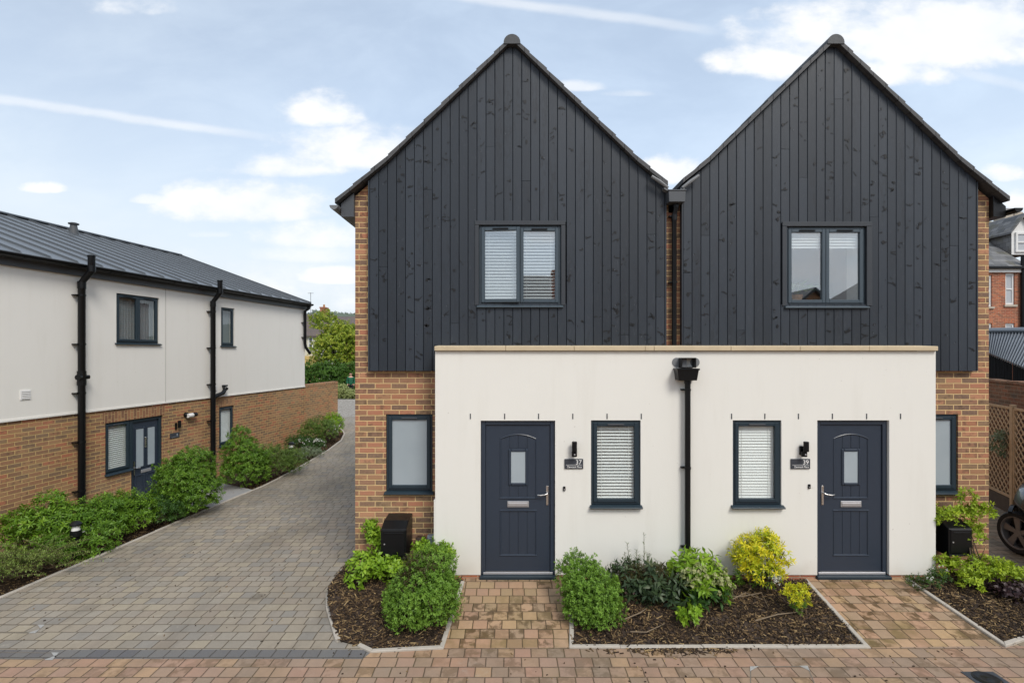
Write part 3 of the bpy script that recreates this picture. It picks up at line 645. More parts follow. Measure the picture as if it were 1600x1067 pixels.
# ---- fittings that could be lifted off
def house_sign(px0,py0,px1,py1,num,label):
    c=at((px0+px1)/2,(py0+py1)/2,Yp); wd=(px1-px0)*Yp/F; hh=(py1-py0)*Yp/F
    o=empty('house_sign',c,0,label,'house sign','slate house name plates')
    MB().box(-wd/2,wd/2,-.016,-.003,-hh/2,hh/2).build('plate',MAT['slate_sign'],o,bevel=.003)
    def txt(s,size,x,z,al,nm,sx=1.0):
        cu=bpy.data.curves.new(nm,'FONT'); cu.body=s; cu.size=size; cu.align_x=al; cu.extrude=.0012
        t=bpy.data.objects.new('t',cu); COL.objects.link(t); bpy.context.view_layer.update()
        me=bpy.data.meshes.new_from_object(t.evaluated_get(bpy.context.evaluated_depsgraph_get())); bpy.data.objects.remove(t)
        me.transform(Matrix.Translation((x,-.0175,z))@Matrix.Rotation(R(90),4,'X')@Matrix.Diagonal((sx,1,1,1))); me.materials.clear(); me.materials.append(MAT['letter'])
        q=bpy.data.objects.new(nm,me); COL.objects.link(q); q.parent=o
    txt(num,.080,wd/2-.020,-.003,'RIGHT','number',1.02); txt('Denmark Place',.040,wd/2-.020,-hh/2+.014,'RIGHT','street_name',.78)
    MB().box(-wd/2+.016,wd/2-.016,-.0185,-.0158,-.0145,-.0115).build('rule_line',MAT['letter'],o)
house_sign(882,716.5,911,732,'37','slate name plate numbered 37 beside the blinded window')
house_sign(1235,716.5,1265,732,'39','slate name plate numbered 39 beside the plain white blind')
def wall_light(px,label,turn=0):
    c=at(px,700,Yp); o=empty('wall_light',c,0,label,'wall light','black cylinder wall lights by the doors')
    MB().box(-.022,.022,-.03,-.001,-.085,.03).build('bracket',MAT['black'],o,bevel=.004)
    b=MB().lathe([(.030,-.03),(.034,-.03),(.034,.095),(.028,.10)],(turn*.030,-.075,0),18)
    b.build('lamp_tube',MAT['black'],o,smooth=True)
    s=MB().lathe([(.036,-.098),(.036,-.036),(.030,-.034)],(turn*.012,-.06,0),18); s.build('sensor_housing',MAT['black'],o,smooth=True)
    MB().lathe([(.001,-.006),(.010,-.004),(.011,.0)],(turn*.012,-.096,-.068),10,'y').build('sensor_lens',MAT['silver'],o,smooth=True)
wall_light(896.5,'black tube wall light above the sign numbered 37')
wall_light(1251,'black tube wall light above the sign numbered 39',1)
def doorbell(px,label):
    c=at(px,763 if px<1000 else 759.5,Yp); o=empty('doorbell',c,0,label,'doorbell','small black doorbells')
    MB().box(-.016,.016,-.018,-.001,-.03,.03).build('casing',MAT['black'],o,bevel=.005)
    MB().lathe([(.009,-.004),(.008,0)],(0,-.018,-.008),12,'y').build('push_button',MAT['silver'],o,smooth=True)
doorbell(881.5,'small black doorbell below the sign numbered 37'); doorbell(1264,'small black doorbell below the sign numbered 39')
def meter_box(pxl,pxr,label,g):
    yf=6.74; x0,x1=xx(pxl,yf),xx(pxr,yf); z0,z1=zz(872 if pxl<1000 else 867,yf),zz(827 if pxl<1000 else 826,yf)
    o=empty('meter_box',((x0+x1)/2,Yb,z0),0,label,'meter box',g); hw=(x1-x0)/2; h=z1-z0; d=Yb-yf
    MB().prism_x([(-d,.01),(-.002,.01),(-.002,h+.085),(-d*.62,h+.07),(-d,h)],-hw,hw).build('cabinet',MAT['black'],o,bevel=.008)
    MB().box(-hw+.022,hw-.016,-d-.010,-d+.002,.03,h-.012).build('cabinet_door',MAT['black'],o,bevel=.006)
    MB().box(-hw+.05,hw-.04,-d-.016,-d-.009,h-.055,h-.040).build('door_lip',MAT['black'],o,bevel=.003)
    MB().lathe([(.010,-.004),(.010,0)],(-hw+.05,-d-.010,h*.5),10,'y').build('lock',MAT['silver'],o)
    MB().box(-hw-.004,hw+.004,-d-.012,-.003,-.012,.010).build('base_lip',MAT['black'],o,bevel=.004)
meter_box(595,634.8,'black wall meter box left of the porch on the brick wall','black gas meter boxes')
meter_box(1482.5,1519.5,'black wall meter box right of the porch among bright leaves','black gas meter boxes')
for (a,b,y0,y1,mk,lb) in ((649,663,841,880,'brownbox','small brown service box on brick between meter box and porch'),(666.5,681,838,880,'greybox','small grey service box tight against the porch corner')):
    x0,x1=xx(a,7.05),xx(b,7.05); o=empty('service_box',((x0+x1)/2,Yb,zz(y1,7.05)),0,lb,'service box'); hw=(x1-x0)/2; h=zz(y0,7.05)-zz(y1,7.05)
    MB().box(-hw,hw,-.10,-.002,0,h).build('casing',MAT[mk],o,bevel=.012,seg=2); MB().box(-hw+.012,hw-.012,-.112,-.099,.02,h-.02).build('lid',MAT[mk],o,bevel=.008)
# ================================================================== neighbouring building on the left
TH=math.atan(.1625); SK=.0988
def Ls(px): return SK*(930-px)
def Lt(px): return (F/Ls(px)-8.7)/math.cos(TH)
def Lz(px,py): return H-(py-551)/Ls(px)
lb=empty('rendered_building',(-8.7,8.7,0),math.pi/2-TH,'long grey white building with brick base and standing seam metal roof','building')
TC=Lt(475); TS=-8.0
UWa=(Lt(180),Lt(247),3.16,4.235); UWb=(Lt(344),Lt(365),3.14,4.205)
GWa=(Lt(164),Lt(204.5),.43,1.515); GDa=(Lt(204.5),Lt(254),-.60,1.515); GWb=(Lt(342),Lt(365),.44,1.505)
WT=4.50; WB=1.80
w=MB(); wall_open(w,TS,TC,WB,WT,-.02,.28,[UWa,UWb]); 
w.add([(TC,-.02,WB),(TC,10,WB),(TC,10,WT),(TC,-.02,WT)],[(0,1,2,3)])
w.add([(TC,-.02,WT),(TC,10,WT),(TC,5,6.38)],[(0,1,2)])
w.build('rendered_wall',MAT['render_b'],lb)
w=MB(); wall_open(w,TS,TC,-.9,WB-.002,0,.26,[(GWa[0],GDa[1],GWa[2],GWa[3]),GDa,GWb]); w.add([(TC,0,-.9),(TC,10,-.9),(TC,10,WB),(TC,0,WB)],[(0,1,2,3)])
w.build('brick_base',MAT['brick_b'],lb)
MB().box(TS,TC+.002,-.036,-.018,WB-.012,WB+.022).build('render_stop_bead',MAT['render_b'],lb)
for a,b,z in ((GWa[0]-.06,GDa[1]+.06,GWa[3]),(GWb[0]-.05,GWb[1]+.05,GWb[3])): MB().box(a,b,-.004,.1,z+.004,z+.222).build('soldier_course',MAT['brick_sold'],lb)
MB().box(Lt(257)-.009,Lt(257)+.009,-.0235,-.015,WB+.02,WT).build('movement_joint',plain('joint sealant',(.5,.49,.46),.8),lb)
MB().add([(TS,2.6,-.8),(TC,2.6,-.8),(TC,2.6,4.4),(TS,2.6,4.4)],[(0,1,2,3)]).add([(TS,.3,1.9),(TC,.3,1.9),(TC,2.6,1.9),(TS,2.6,1.9)],[(0,1,2,3)]).build('interior',MAT['plaster'],lb)
window(lb,UWa[0]+.004,UWa[1]-.004,UWa[2]+.03,UWa[3]-.004,-.02,2,'anthracite','glass',('reflection_blind',0,0,0,0),True,.03,False,'black',.06,.04)
window(lb,UWb[0]+.004,UWb[1]-.004,UWb[2]+.03,UWb[3]-.004,-.02,1,'anthracite','glass',('reflection_blind',0,0,0,0),True,.03,False,'black',.06,.04)
window(lb,GWa[0]+.004,GWa[1]-.004,GWa[2]+.03,GWa[3]-.004,0,1,'anthracite','glass',('full',0,0,.042,R(35)),True,.03,False,'g',.07,.02)
window(lb,GWb[0]+.004,GWb[1]-.004,GWb[2]+.03,GWb[3]-.004,0,1,'anthracite','glass',('full',0,0,.032,R(60)),True,.03,False,'g',.07,.02)
# front door with two glazed strips
a,b,c,e=GDa[0]+.004,GDa[1]-.004,GDa[2],GDa[3]-.004; fw=.07
f=MB().box(a,a+fw,.03,.11,c,e).box(b-fw,b,.03,.11,c,e).box(a+fw,b-fw,.03,.11,e-fw,e); dr=f.build('front_door',MAT['anthracite'],lb,bevel=.005)
la,lbx,lc,le=a+fw+.003,b-fw-.003,c+.03,e-fw-.003; lw=lbx-la; lh=le-lc
L=MB().box(la,lbx,.062,.10,lc,le)
for u0,u1 in ((.14,.42),(.58,.86)):
    xa,xb=la+lw*u0,la+lw*u1
    for zz0,zz1 in ((lc+lh*.50,lc+lh*.92),(lc+lh*.10,lc+lh*.40)):
        q=.03; L.box(xa-q,xa,.048,.063,zz0-q,zz1+q).box(xb,xb+q,.048,.063,zz0-q,zz1+q).box(xa,xb,.048,.063,zz1,zz1+q).box(xa,xb,.048,.063,zz0-q,zz0)
lf=L.build('door_leaf',MAT['door'],dr,bevel=.004)
for u0,u1 in ((.14,.42),(.58,.86)):
    MB().box(la+lw*u0,la+lw*u1,.055,.0625,lc+lh*.50,lc+lh*.92).build('door_glass',MAT['frost'],lf)
MB().box(la+lw*.32,la+lw*.72,.045,.061,lc+lh*.425,lc+lh*.46).build('letter_plate',MAT['silver'],lf,bevel=.004)
MB().box(la+lw*.46,la+lw*.53,.04,.061,lc+lh*.70,lc+lh*.82).build('knocker',MAT['chrome'],lf,bevel=.006)
MB().box(la+.03,la+.06,.045,.061,lc+lh*.42,lc+lh*.57).tube([(la+.045,.045,lc+lh*.5),(la+.045,.01,lc+lh*.5),(la+.16,.01,lc+lh*.495)],.011,8).build('door_handle',MAT['chrome'],lf)
# roof
EY,EZ=-.16,4.70; RY,RZZ=5.0,6.52
dirv=Vector((0,RY-EY,RZZ-EZ)).normalized(); nrm=Vector((0,-dirv.z,dirv.y))
rf=MB(); T0,T1=TS-.1,TC+.12
for (y0,z0,y1,z1) in ((EY,EZ,RY,RZZ),(10.16,EZ,RY,RZZ)):
    rf.add([(T0,y0,z0),(T1,y0,z0),(T1,y1,z1),(T0,y1,z1),(T0,y0,z0-.05),(T1,y0,z0-.05),(T1,y1,z1-.05),(T0,y1,z1-.05)],[(0,1,2,3),(7,6,5,4),(0,4,5,1),(1,5,6,2),(2,6,7,3),(3,7,4,0)])
x=Lt(21)
while x-.5>T0: x-=.5
while x<T1-.05:
    for sgn,(yb,yr) in ((1,(EY,RY)),):
        p=[(x-.010,EY+.0,EZ),(x+.010,EY+.0,EZ),(x+.010,RY,RZZ),(x-.010,RY,RZZ)]
        q=[(a[0],a[1]+nrm.y*.036,a[2]+nrm.z*.036) for a in p]
        # welt chamfered at the eave
        q[0]=(q[0][0],q[0][1]+dirv.y*.05,q[0][2]+dirv.z*.05); q[1]=(q[1][0],q[1][1]+dirv.y*.05,q[1][2]+dirv.z*.05)
        rf.add(p+q,[(3,2,1,0),(4,5,6,7),(0,1,5,4),(1,2,6,5),(2,3,7,6),(3,0,4,7)])
    x+=.5
roof_o=rf.build('metal_roof',MAT['zinc'],lb)
MB().box(T0,T1+.01,RY-.11,RY+.11,RZZ-.005,RZZ+.05).build('ridge_cap',MAT['zinc'],lb,bevel=.02)
vg=MB(); p=[(EY-.01,EZ-.13),(RY,RZZ-.12),(RY,RZZ+.05),(EY-.01,EZ+.045)]
vg.prism_x(p,T1,T1+.05).build('verge_trim',MAT['fascia'],lb)
MB().box(TS,TC+.1,-.075,-.021,WT-.03,4.66).box(TS,TC+.1,-.155,-.075,4.60,4.66).build('fascia',MAT['fascia'],lb)
gc=(-.215,4.665); pr=[(gc[0]+.065*math.cos(R(a)),gc[1]+.065*math.sin(R(a))) for a in range(180,361,15)]+[(gc[0]+.057*math.cos(R(a)),gc[1]+.057*math.sin(R(a))) for a in range(360,179,-15)]
gt=MB().prism_x(pr,T0,TC+.14)
x=T0+.3
while x<TC: gt.prism_x([(gc[0]+(.072)*math.cos(R(a)),gc[1]+.072*math.sin(R(a))) for a in range(180,361,20)],x-.014,x+.014); x+=.8
gt.build('gutter',MAT['black'],lb,smooth=True)
# roof vent
MAT['vent_grey']=plain('dark vent plastic',(.075,.08,.085),.6,.1,5)
vt=Lt(191)+2.55; vy=RY-.75; vz=EZ+(vy-EY)*(RZZ-EZ)/(RY-EY)
MB().lathe([(.12,-.12),(.11,.05),(.08,.22),(.08,.25),(.12,.26),(.125,.29),(.07,.31)],(vt,vy,vz),16).build('roof_vent',MAT['vent_grey'],lb,smooth=True)
def stack(px, ztop, zb0, zb1, r, outy, branch=False):
    t=Lt(px)+.05; d=MB(); y0=-.02-r-.035
    d.tube([(t,-outy,ztop),(t,-outy,zb0),(t,y0,zb1),(t,y0,-.8)],r,14)
    d.tube([(t,-outy,zb0+.10),(t,-outy,zb0-.02)],r*1.14,14).tube([(t,y0,zb1+.02),(t,y0,zb1-.12)],r*1.14,14).tube([(t,-outy,ztop-.03),(t,-outy,ztop)],r*1.12,14)
    z=zb1-.25
    while z>-.5:
        d.box(t-r-.055,t+r*.5,y0-.01,-.021,z-.011,z+.011).tube([(t,y0,z-.018),(t,y0,z+.018)],r*1.12,14); z-=.95
    if branch:
        zb=1.86; d.tube([(t,y0,zb-.06),(t+.12,y0-.01,zb-.015),(t+.34,y0-.01,zb+.03),(t+.46,y0,zb+.14),(t+.50,-.02,zb+.20)],r*.85,12)
        d.tube([(t+.45,y0+.0,zb+.13),(t+.47,y0,zb+.17)],r*1.05,12).box(t+.44,t+.58,-.09,-.02,zb+.20,zb+.24)
    else:
        d.tube([(t-.06,y0-.03,2.50),(t-.12,y0-.05,2.50)],.055,12).tube([(t,y0,2.62),(t,y0,2.34)],r*1.2,14).tube([(t+.04,y0-.04,2.50),(t+.1,y0-.06,2.50)],.04,10)
    return d.build('downpipe',MAT['black'],lb,smooth=True)
stack(115,4.86,4.56,4.34,.062,.34); stack(324,4.86,4.54,4.30,.062,.32,True)
t=TC-.10; MB().tube([(t+.05,-.215,4.60),(t+.05,-.20,4.50),(t,-.09,4.40),(t,-.09,3.30),(t+.03,-.10,3.16),(t+.30,-.10,2.95)],.05,12).box(t-.12,t,-.1,-.02,4.0,4.02).box(t-.12,t,-.1,-.02,3.5,3.52).build('downpipe',MAT['black'],lb,smooth=True)
def airvent(px,py,sz):
    t=Lt(px); z=Lz(px,py); v=MB().box(t-sz/2,t+sz/2,-.034,-.019,z-sz/2,z+sz/2)
    for k in range(5): zc=z-sz*.36+k*sz*.18; v.box(t-sz*.4,t+sz*.4,-.042,-.033,zc-.005,zc+.005)
    v.build('air_vent',MAT['whitepvc'],lb,bevel=.003)
airvent(37,617,.17); airvent(334,607,.125)
LM=Matrix.Translation((-8.7,8.7,0))@Matrix.Rotation(math.pi/2-TH,4,'Z')
def on_left(px,py,y=0): return LM@Vector((Lt(px),y,Lz(px,py)))
c=on_left(272,680); o=empty('house_sign',c,math.pi/2-TH,'slate plaque below the light on the brown brick wall','house sign'); MB().box(-.14,.14,-.016,-.002,-.06,.06).build('plate',MAT['slate_sign'],o,bevel=.003); MB().box(-.10,.10,-.018,-.015,-.035,-.029).box(.05,.08,-.018,-.015,-.01,.035).build('faint_mark',MAT['greybox'],o)
c=on_left(275,664); o=empty('wall_light',c,math.pi/2-TH,'black wall light on the brown brick wall right of a door','wall light'); MB().box(-.05,-.005,-.03,-.001,-.10,.06).build('bracket',MAT['black'],o,bevel=.004); MB().lathe([(.034,-.06),(.036,.10),(.03,.105)],(.03,-.06,0),16).build('lamp_tube',MAT['black'],o,smooth=True)
c=on_left(289,648); o=empty('spotlight',c,math.pi/2-TH,'white and black sensor spotlight high on the brown brick wall','spotlight'); MB().lathe([(.06,-.001),(.06,-.05),(.045,-.07)],(0,0,0),16,'y').build('base',MAT['black'],o,smooth=True); MB().lathe([(.05,-.02),(.055,.02),(.055,.13)],(.0,-.09,-.02),14,'x').build('body',MAT['whitepvc'],o,smooth=True); MB().lathe([(.05,.13),(.058,.13),(.05,.24)],(.0,-.10,-.01),14,'x').build('hood',MAT['black'],o,smooth=True)
# garden wall running on from its corner
gw=empty('garden_wall',LM@Vector((TC+.005,0,0)),math.pi/2-TH,'brown brick garden wall running on from the pale building corner','wall')
GL=(20.1-8.7)/math.cos(TH)-TC
m_=MB().box(0,GL,-.004,.215,-.9,1.76).build('brickwork',MAT['brick_b'],gw)
MB().box(-.0,GL+.01,-.012,.225,1.762,1.855).build('soldier_coping',brick_mat('coping brick',BR2,s2l(184,156,112),w=.225,h=.075,soldier=True),gw)

# ================================================================== ground, drive, road, beds
def g(Y):
    if Y<13: return RZ
    if Y<21: return RZ+.03*(Y-13)
    if Y<32: return RZ+.24
    return max(-.3,RZ+.24-.09*(Y-32))
KL=[(-7.55,-2.0),(-6.54,6.54),(-6.05,10.6),(-5.85,12.05),(-5.76,14.4),(-5.74,15.95),(-5.84,17.5),(-6.12,18.7),(-6.42,19.4),(-6.85,20.1)]
def xk(Y):
    for (x0,y0),(x1,y1) in zip(KL[:-1],KL[1:]):
        if Y<=y1: return x0+(x1-x0)*(Y-y0)/(y1-y0)
    return KL[-1][0]-.1*(Y-KL[-1][1])*0
def xw(Y): return -8.7+(Y-8.7)*.1625
def bedz(X,Y):
    f=min(1,max(0,(xk(Y)-X)/max(.2,xk(Y)-xw(Y))))
    low=-.42 if Y<13 else min(.12,-.42+(Y-13)*.075)
    return g(Y)-.01+(low-g(Y))*f
def gz0(X,Y):
    if Y<20.1 and X<xk(Y): return bedz(X,Y)-.04
    return g(Y)-.05
gx=[-3000,-800,-300,-120,-60,-30,-20,-15,-12]+[-10+.25*i for i in range(25)]+[-3,-1,1,3,5,7,9,12,20,40,120,300,800,3000]
gy=[-1500,-300,-100,-40,-15,-5,0]+[2+.5*i for i in range(44)]+[26,30,34,38,45,60,100,200,400,800,3000]
vs=[(x,y,gz0(x,y) if y<60 else -.35) for y in gy for x in gx]; nx=len(gx)
fs=[(j*nx+i,j*nx+i+1,(j+1)*nx+i+1,(j+1)*nx+i) for j in range(len(gy)-1) for i in range(nx-1)]
m,nt=newmat('ground'); co=geopos(nt)
p=N(nt,'ShaderNodeSeparateXYZ',i0=co); far=smooth(nt,p.outputs[1],30,40)
soil=mixc(nt,noise(nt,co,18,4,.7),(.028,.019,.013),(.075,.05,.034)); grass=mixc(nt,noise(nt,co,2,4),(.045,.075,.02),(.085,.11,.035))
out(nt,mixc(nt,far,soil,grass),.95,noise(nt,co,60,4),.8,.02,.2); MAT['ground']=m
tag(MB().add(vs,fs).build('ground',m),kind='structure')
PG=[s2l(156,147,133),s2l(149,142,130),s2l(161,151,135),s2l(152,144,133),s2l(165,155,136),s2l(142,138,131),s2l(158,148,132),s2l(154,143,129),s2l(158,151,139)]
PR=[s2l(174,138,114),s2l(166,134,113),s2l(178,145,116),s2l(163,137,116),s2l(174,141,120),s2l(157,134,114),s2l(181,149,117),s2l(171,141,116),s2l(174,137,116),s2l(164,138,118)]
PP=[s2l(183,149,114),s2l(186,154,114),s2l(175,139,107),s2l(189,151,119),s2l(168,141,113),s2l(184,145,115),s2l(176,148,111),s2l(191,156,123),s2l(164,132,102),s2l(186,146,118)]
def xpav(n,c,**k): return paver_mat(n,c,**k)
MAT['pav_grey']=paver_mat('grey block paving',PG,s2l(86,76,60),seed=1.0,wear=1.0)
MAT['pav_road']=paver_mat('red brown block paving',PR,s2l(84,70,56),seed=2.0,stain=.55,mossy=.3,wear=.5)
MAT['pav_path']=paver_mat('buff block paving',PP,s2l(78,64,46),w=.165,seed=3.0,stain=1.0,mossy=.4,wvar=.3,st2=1.0)
MAT['pav_dark']=paver_mat('charcoal block paving',[s2l(96,98,102),s2l(104,106,108),s2l(90,92,98),s2l(110,110,110)],s2l(70,66,60),seed=4.0)
MAT['pav_side']=paver_mat('dark damp paving',[s2l(158,138,114),s2l(142,128,106),s2l(166,144,118),s2l(134,122,104)],s2l(60,54,44),w=.3,h=.16,seed=5.0,stain=.5)
BEDL=[(-2.33,7.9),(-2.37,6.585),(-2.25,6.256),(-1.905,5.58),(-1.64,5.48),(-1.474,5.375),(-.748,5.44),(-.645,6.76)]
BEDC=[(.785,6.76),(.634,5.455),(3.785,5.455),(3.87,6.76)]
BEDR=[(5.21,6.76),(5.27,5.48),(5.66,5.63),(6.45,6.05),(6.74,6.55),(6.84,7.25)]
BANDY0,BANDY1=5.25,5.41
# road: front strip up to the beds
road=[(-30,-25),(40,-25),(40,5.48),(5.27,5.48),(3.785,5.455),(.634,5.455),(-.748,5.44),(-1.474,5.375),(-1.53,BANDY0),(-30,BANDY0)]
tag(MB().sheet([(x,y,RZ) for x,y in road]).build('road',MAT['pav_road']),kind='structure')
tag(MB().sheet([(x,y,RZ) for x,y in [(-30,BANDY0),(-1.53,BANDY0),(-1.474,5.375),(-1.56,BANDY1),(-30,BANDY1)]]).build('road_edge_band',MAT['pav_dark']),kind='structure')
dv=MB(); dv.sheet([(x,y,RZ) for x,y in [(-30,BANDY1),(-1.56,BANDY1),(-1.64,5.48),(-1.905,5.58),(-2.25,6.256),(-2.37,6.585),(-2.33,7.9),(-2.20,7.9),(-2.20,13),(xk(13),13),(xk(12.05),12.05),(xk(10.6),10.6),(xk(6.54),6.54),(xk(5.6),5.6),(-30,5.6)]])
ys=[13+.5*i for i in range(21)]
for y0,y1 in zip(ys[:-1],ys[1:]):
    k=lambda y: xk(y) if y<20.1 else -9
    dv.sheet([(k(y0),y0,g(y0)),(-2.2,y0,g(y0)),(-2.2,y1,g(y1)),(k(y1),y1,g(y1))])
tag(dv.build('driveway',MAT['pav_grey']),kind='structure')
m,nt=newmat('gravel'); co=geopos(nt); v=N(nt,'ShaderNodeTexVoronoi',Vector=co,Scale=16.0)
out(nt,ramp(nt,N(nt,'ShaderNodeSeparateColor',i0=v.outputs['Color']).outputs[0],[(0,(.20,.18,.16)),(.5,(.30,.28,.25)),(1,(.40,.37,.33))]),.95,v.outputs[0],.8,.03,.2)
tag(MB().sheet([(-14,23,g(23)+.004),(2,23,g(23)+.004),(2,31.6,g(31.6)+.004),(-14,31.9,g(31.9)+.004)]).build('gravel_path',m),kind='structure')
tag(MB().sheet([(-.748,5.44,RZ),(.634,5.455,RZ),(.785,6.80,-.012),(-.645,6.80,-.012)]).build('path',MAT['pav_path']),kind='structure')
tag(MB().sheet([(3.785,5.455,RZ),(5.27,5.48,RZ),(5.21,6.80,-.012),(3.87,6.80,-.012)]).build('path',MAT['pav_path']),kind='structure')
tag(MB().sheet([(5.27,5.48,RZ-.002),(40,5.48,RZ-.002),(40,20,RZ-.002),(6.7,20,RZ-.002),(6.7,7.2,RZ-.002),(6.74,6.55,RZ-.002),(6.45,6.05,RZ-.002)]).build('side_drive',MAT['pav_side']),kind='structure')
sl=[(-6.08,10.35),(-5.90,11.75),(-8.02,13.3),(-8.45,10.5),(-7.6,10.2)]
tag(MB().sheet([(x,y,g(y)+.006-.0*x if x>-6.5 else -.36) for x,y in [(-6.08,10.4),(-5.92,11.7),(-7.93,13.4),(-8.66,9.4),(-8.0,9.4),(-7.5,11.3)]]).build('side_path',MAT['slab']),kind='structure')
MB()
def pz(X,Y): return RZ+min(1,max(0,(Y-5.45)/1.33))*.145
def bedsheet(name,poly,zf,sub=4):
    b=bmesh.new(); vs=[b.verts.new((x,y,0)) for x,y in poly]; b.faces.new(vs); bmesh.ops.triangulate(b,faces=b.faces)
    bmesh.ops.subdivide_edges(b,edges=b.edges,cuts=9,use_grid_fill=True)
    for v in b.verts: v.co.z=zf(v.co.x,v.co.y)+.022*mnoise.noise(v.co*5)
    bmesh.ops.recalc_face_normals(b,faces=b.faces)
    me=bpy.data.meshes.new(name); b.to_mesh(me); b.free(); me.materials.append(MAT['soil']); o=bpy.data.objects.new(name,me); COL.objects.link(o); 
    me.polygons.foreach_set('use_smooth',[True]*len(me.polygons))
    return tag(o,kind='structure')
fz=lambda x,y: pz(x,y)-.005
bedsheet('flower_bed',BEDL,fz); bedsheet('flower_bed',BEDC,fz); bedsheet('flower_bed',BEDR,fz)
def kerb(line, zf, closed=False, wd=.05, up=.03, name='kerb'):
    k=MB(); n=len(line); P=[Vector((x,y)) for x,y in line]; off=[]
    for i in range(n):
        d0=(P[i]-P[i-1]).normalized() if i>0 else (P[1]-P[0]).normalized(); d1=(P[i+1]-P[i]).normalized() if i<n-1 else d0
        nn=Vector((-(d0+d1).y,(d0+d1).x)).normalized(); sc=1/max(.5,nn.dot(Vector((-d0.y,d0.x)))); off.append(nn*sc*wd/2)
    for i in range(n-1):
        L=(P[i+1]-P[i]).length; m=max(1,round(L/.9))
        for j in range(m):
            u0,u1=j/m,(j+1)/m; gap=.002/L if m>1 else 0
            u0+=gap*(j>0); u1-=gap*(j<m-1)
            q=[]
            for u in (u0,u1):
                c=P[i].lerp(P[i+1],u); o_=off[i].lerp(off[i+1],u)
                q.append((c-o_,c+o_))
            dz=rnd.uniform(-.004,.004); z=lambda c: zf(c.x,c.y)+up+dz
            (a0,b0),(a1,b1)=q
            k.add([(a0.x,a0.y,z(a0)-.2),(b0.x,b0.y,z(b0)-.2),(b1.x,b1.y,z(b1)-.2),(a1.x,a1.y,z(a1)-.2),(a0.x,a0.y,z(a0)),(b0.x,b0.y,z(b0)),(b1.x,b1.y,z(b1)),(a1.x,a1.y,z(a1))],
              [(0,3,2,1),(4,5,6,7),(0,1,5,4),(1,2,6,5),(2,3,7,6),(3,0,4,7)])
    return tag(k.build(name,MAT['concrete'],None,bevel=.006),kind='structure')
kz=lambda x,y: RZ if y<5.46 else pz(x,y)
kerb([(-2.36,7.75)]+BEDL[1:4]+[(-1.88,5.565)],lambda x,y:RZ,up=.035); kerb([(-1.64,5.48),(-1.474,5.375),(-.748,5.44),(-.645,6.70)],kz,up=.022)
kerb([(.785,6.72),(.634,5.455),(1.15,5.455)],kz,up=.018); kerb([(1.15,5.455),(3.785,5.455),(3.87,6.76)],kz,up=.02)
kerb(BEDR,lambda x,y: kz(x,y) if x<5.3 else RZ,up=.025)
kerb([(x,y) for x,y in KL],lambda x,y:g(y),up=.018,wd=.055)
# bark mulch and litter: nobody could count it
def inpoly(x,y,P):
    c=False; j=len(P)-1
    for i in range(len(P)):
        if (P[i][1]>y)!=(P[j][1]>y) and x<(P[j][0]-P[i][0])*(y-P[i][1])/(P[j][1]-P[i][1])+P[i][0]: c=not c
        j=i
    return c
mu=MB(); mrv=[]
def chip(x,y,z,l=None,flat=.6):
    l=l or rnd.choice([.02,.03,.04,.055,.08])*rnd.uniform(.7,1.2); wd=rnd.uniform(.006,.014); t=rnd.uniform(.003,.007)
    M=Matrix.Translation((x,y,z))@Matrix.Rotation(rnd.uniform(0,6.3),4,'Z')@Matrix.Rotation(rnd.gauss(0,flat*.5),4,'Y')@Matrix.Rotation(rnd.gauss(0,flat),4,'X')
    vs=[M@Vector(v) for v in ((-l/2,-wd*.6,0),(l/2,-wd*.4,0),(l/2,wd*.5,0),(-l/2,wd*.7,0),(-l*.4,-wd*.4,t),(l*.45,-wd*.3,t),(l*.45,wd*.4,t),(-l*.42,wd*.4,t))]
    nf=len(mu.f); mu.add(vs,[(0,3,2,1),(4,5,6,7),(0,1,5,4),(1,2,6,5),(2,3,7,6),(3,0,4,7)]); mrv.extend([rnd.random()]*(len(mu.f)-nf))
for P,dn in ((BEDL,2300),(BEDC,2300),(BEDR,2100)):
    xs=[p[0] for p in P]; ysn=[p[1] for p in P]; A=(max(xs)-min(xs))*(max(ysn)-min(ysn))
    for _ in range(int(A*dn)):
        x,y=rnd.uniform(min(xs),max(xs)),rnd.uniform(min(ysn),max(ysn))
        if inpoly(x,y,P): chip(x,y,fz(x,y)+.022*mnoise.noise(Vector((x,y,0))*5)+rnd.uniform(0,.018))
for _ in range(7000):
    y=rnd.uniform(4.5,19.5); x=xk(y)-.03-abs(rnd.gauss(0,.45)); chip(x,y,bedz(x,y)+rnd.uniform(-.03,.0),None)
for _ in range(260):      # strays over the front kerb and on the paving
    x=rnd.gauss(1.75,.35); y=5.44-abs(rnd.gauss(0,.06)); chip(x,y,RZ+.004,None,.15)
for _ in range(90): chip(rnd.uniform(-2,6),rnd.uniform(4.6,5.4),RZ+.003,rnd.uniform(.008,.03),.1)
for _ in range(120):
    y=rnd.uniform(5.4,11); x=rnd.uniform(xk(y)+.1,-2.5); chip(x,y,RZ+.003,rnd.uniform(.006,.03),.1)
m,nt=newmat('bark mulch'); a=N(nt,'ShaderNodeAttribute',{'attribute_name':'rv'}).outputs['Fac']
out(nt,ramp(nt,a,[(0,(.016,.011,.007)),(.45,(.042,.026,.016)),(.72,(.10,.062,.030)),(.9,(.21,.138,.066)),(1,(.36,.255,.125))]),.85,noise(nt,geopos(nt),160,3),.4,.003,.3)
o=mu.build('mulch',m); attr(o,mrv); tag(o,kind='stuff',label='dark brown bark mulch spread over the planting beds',cat='mulch')
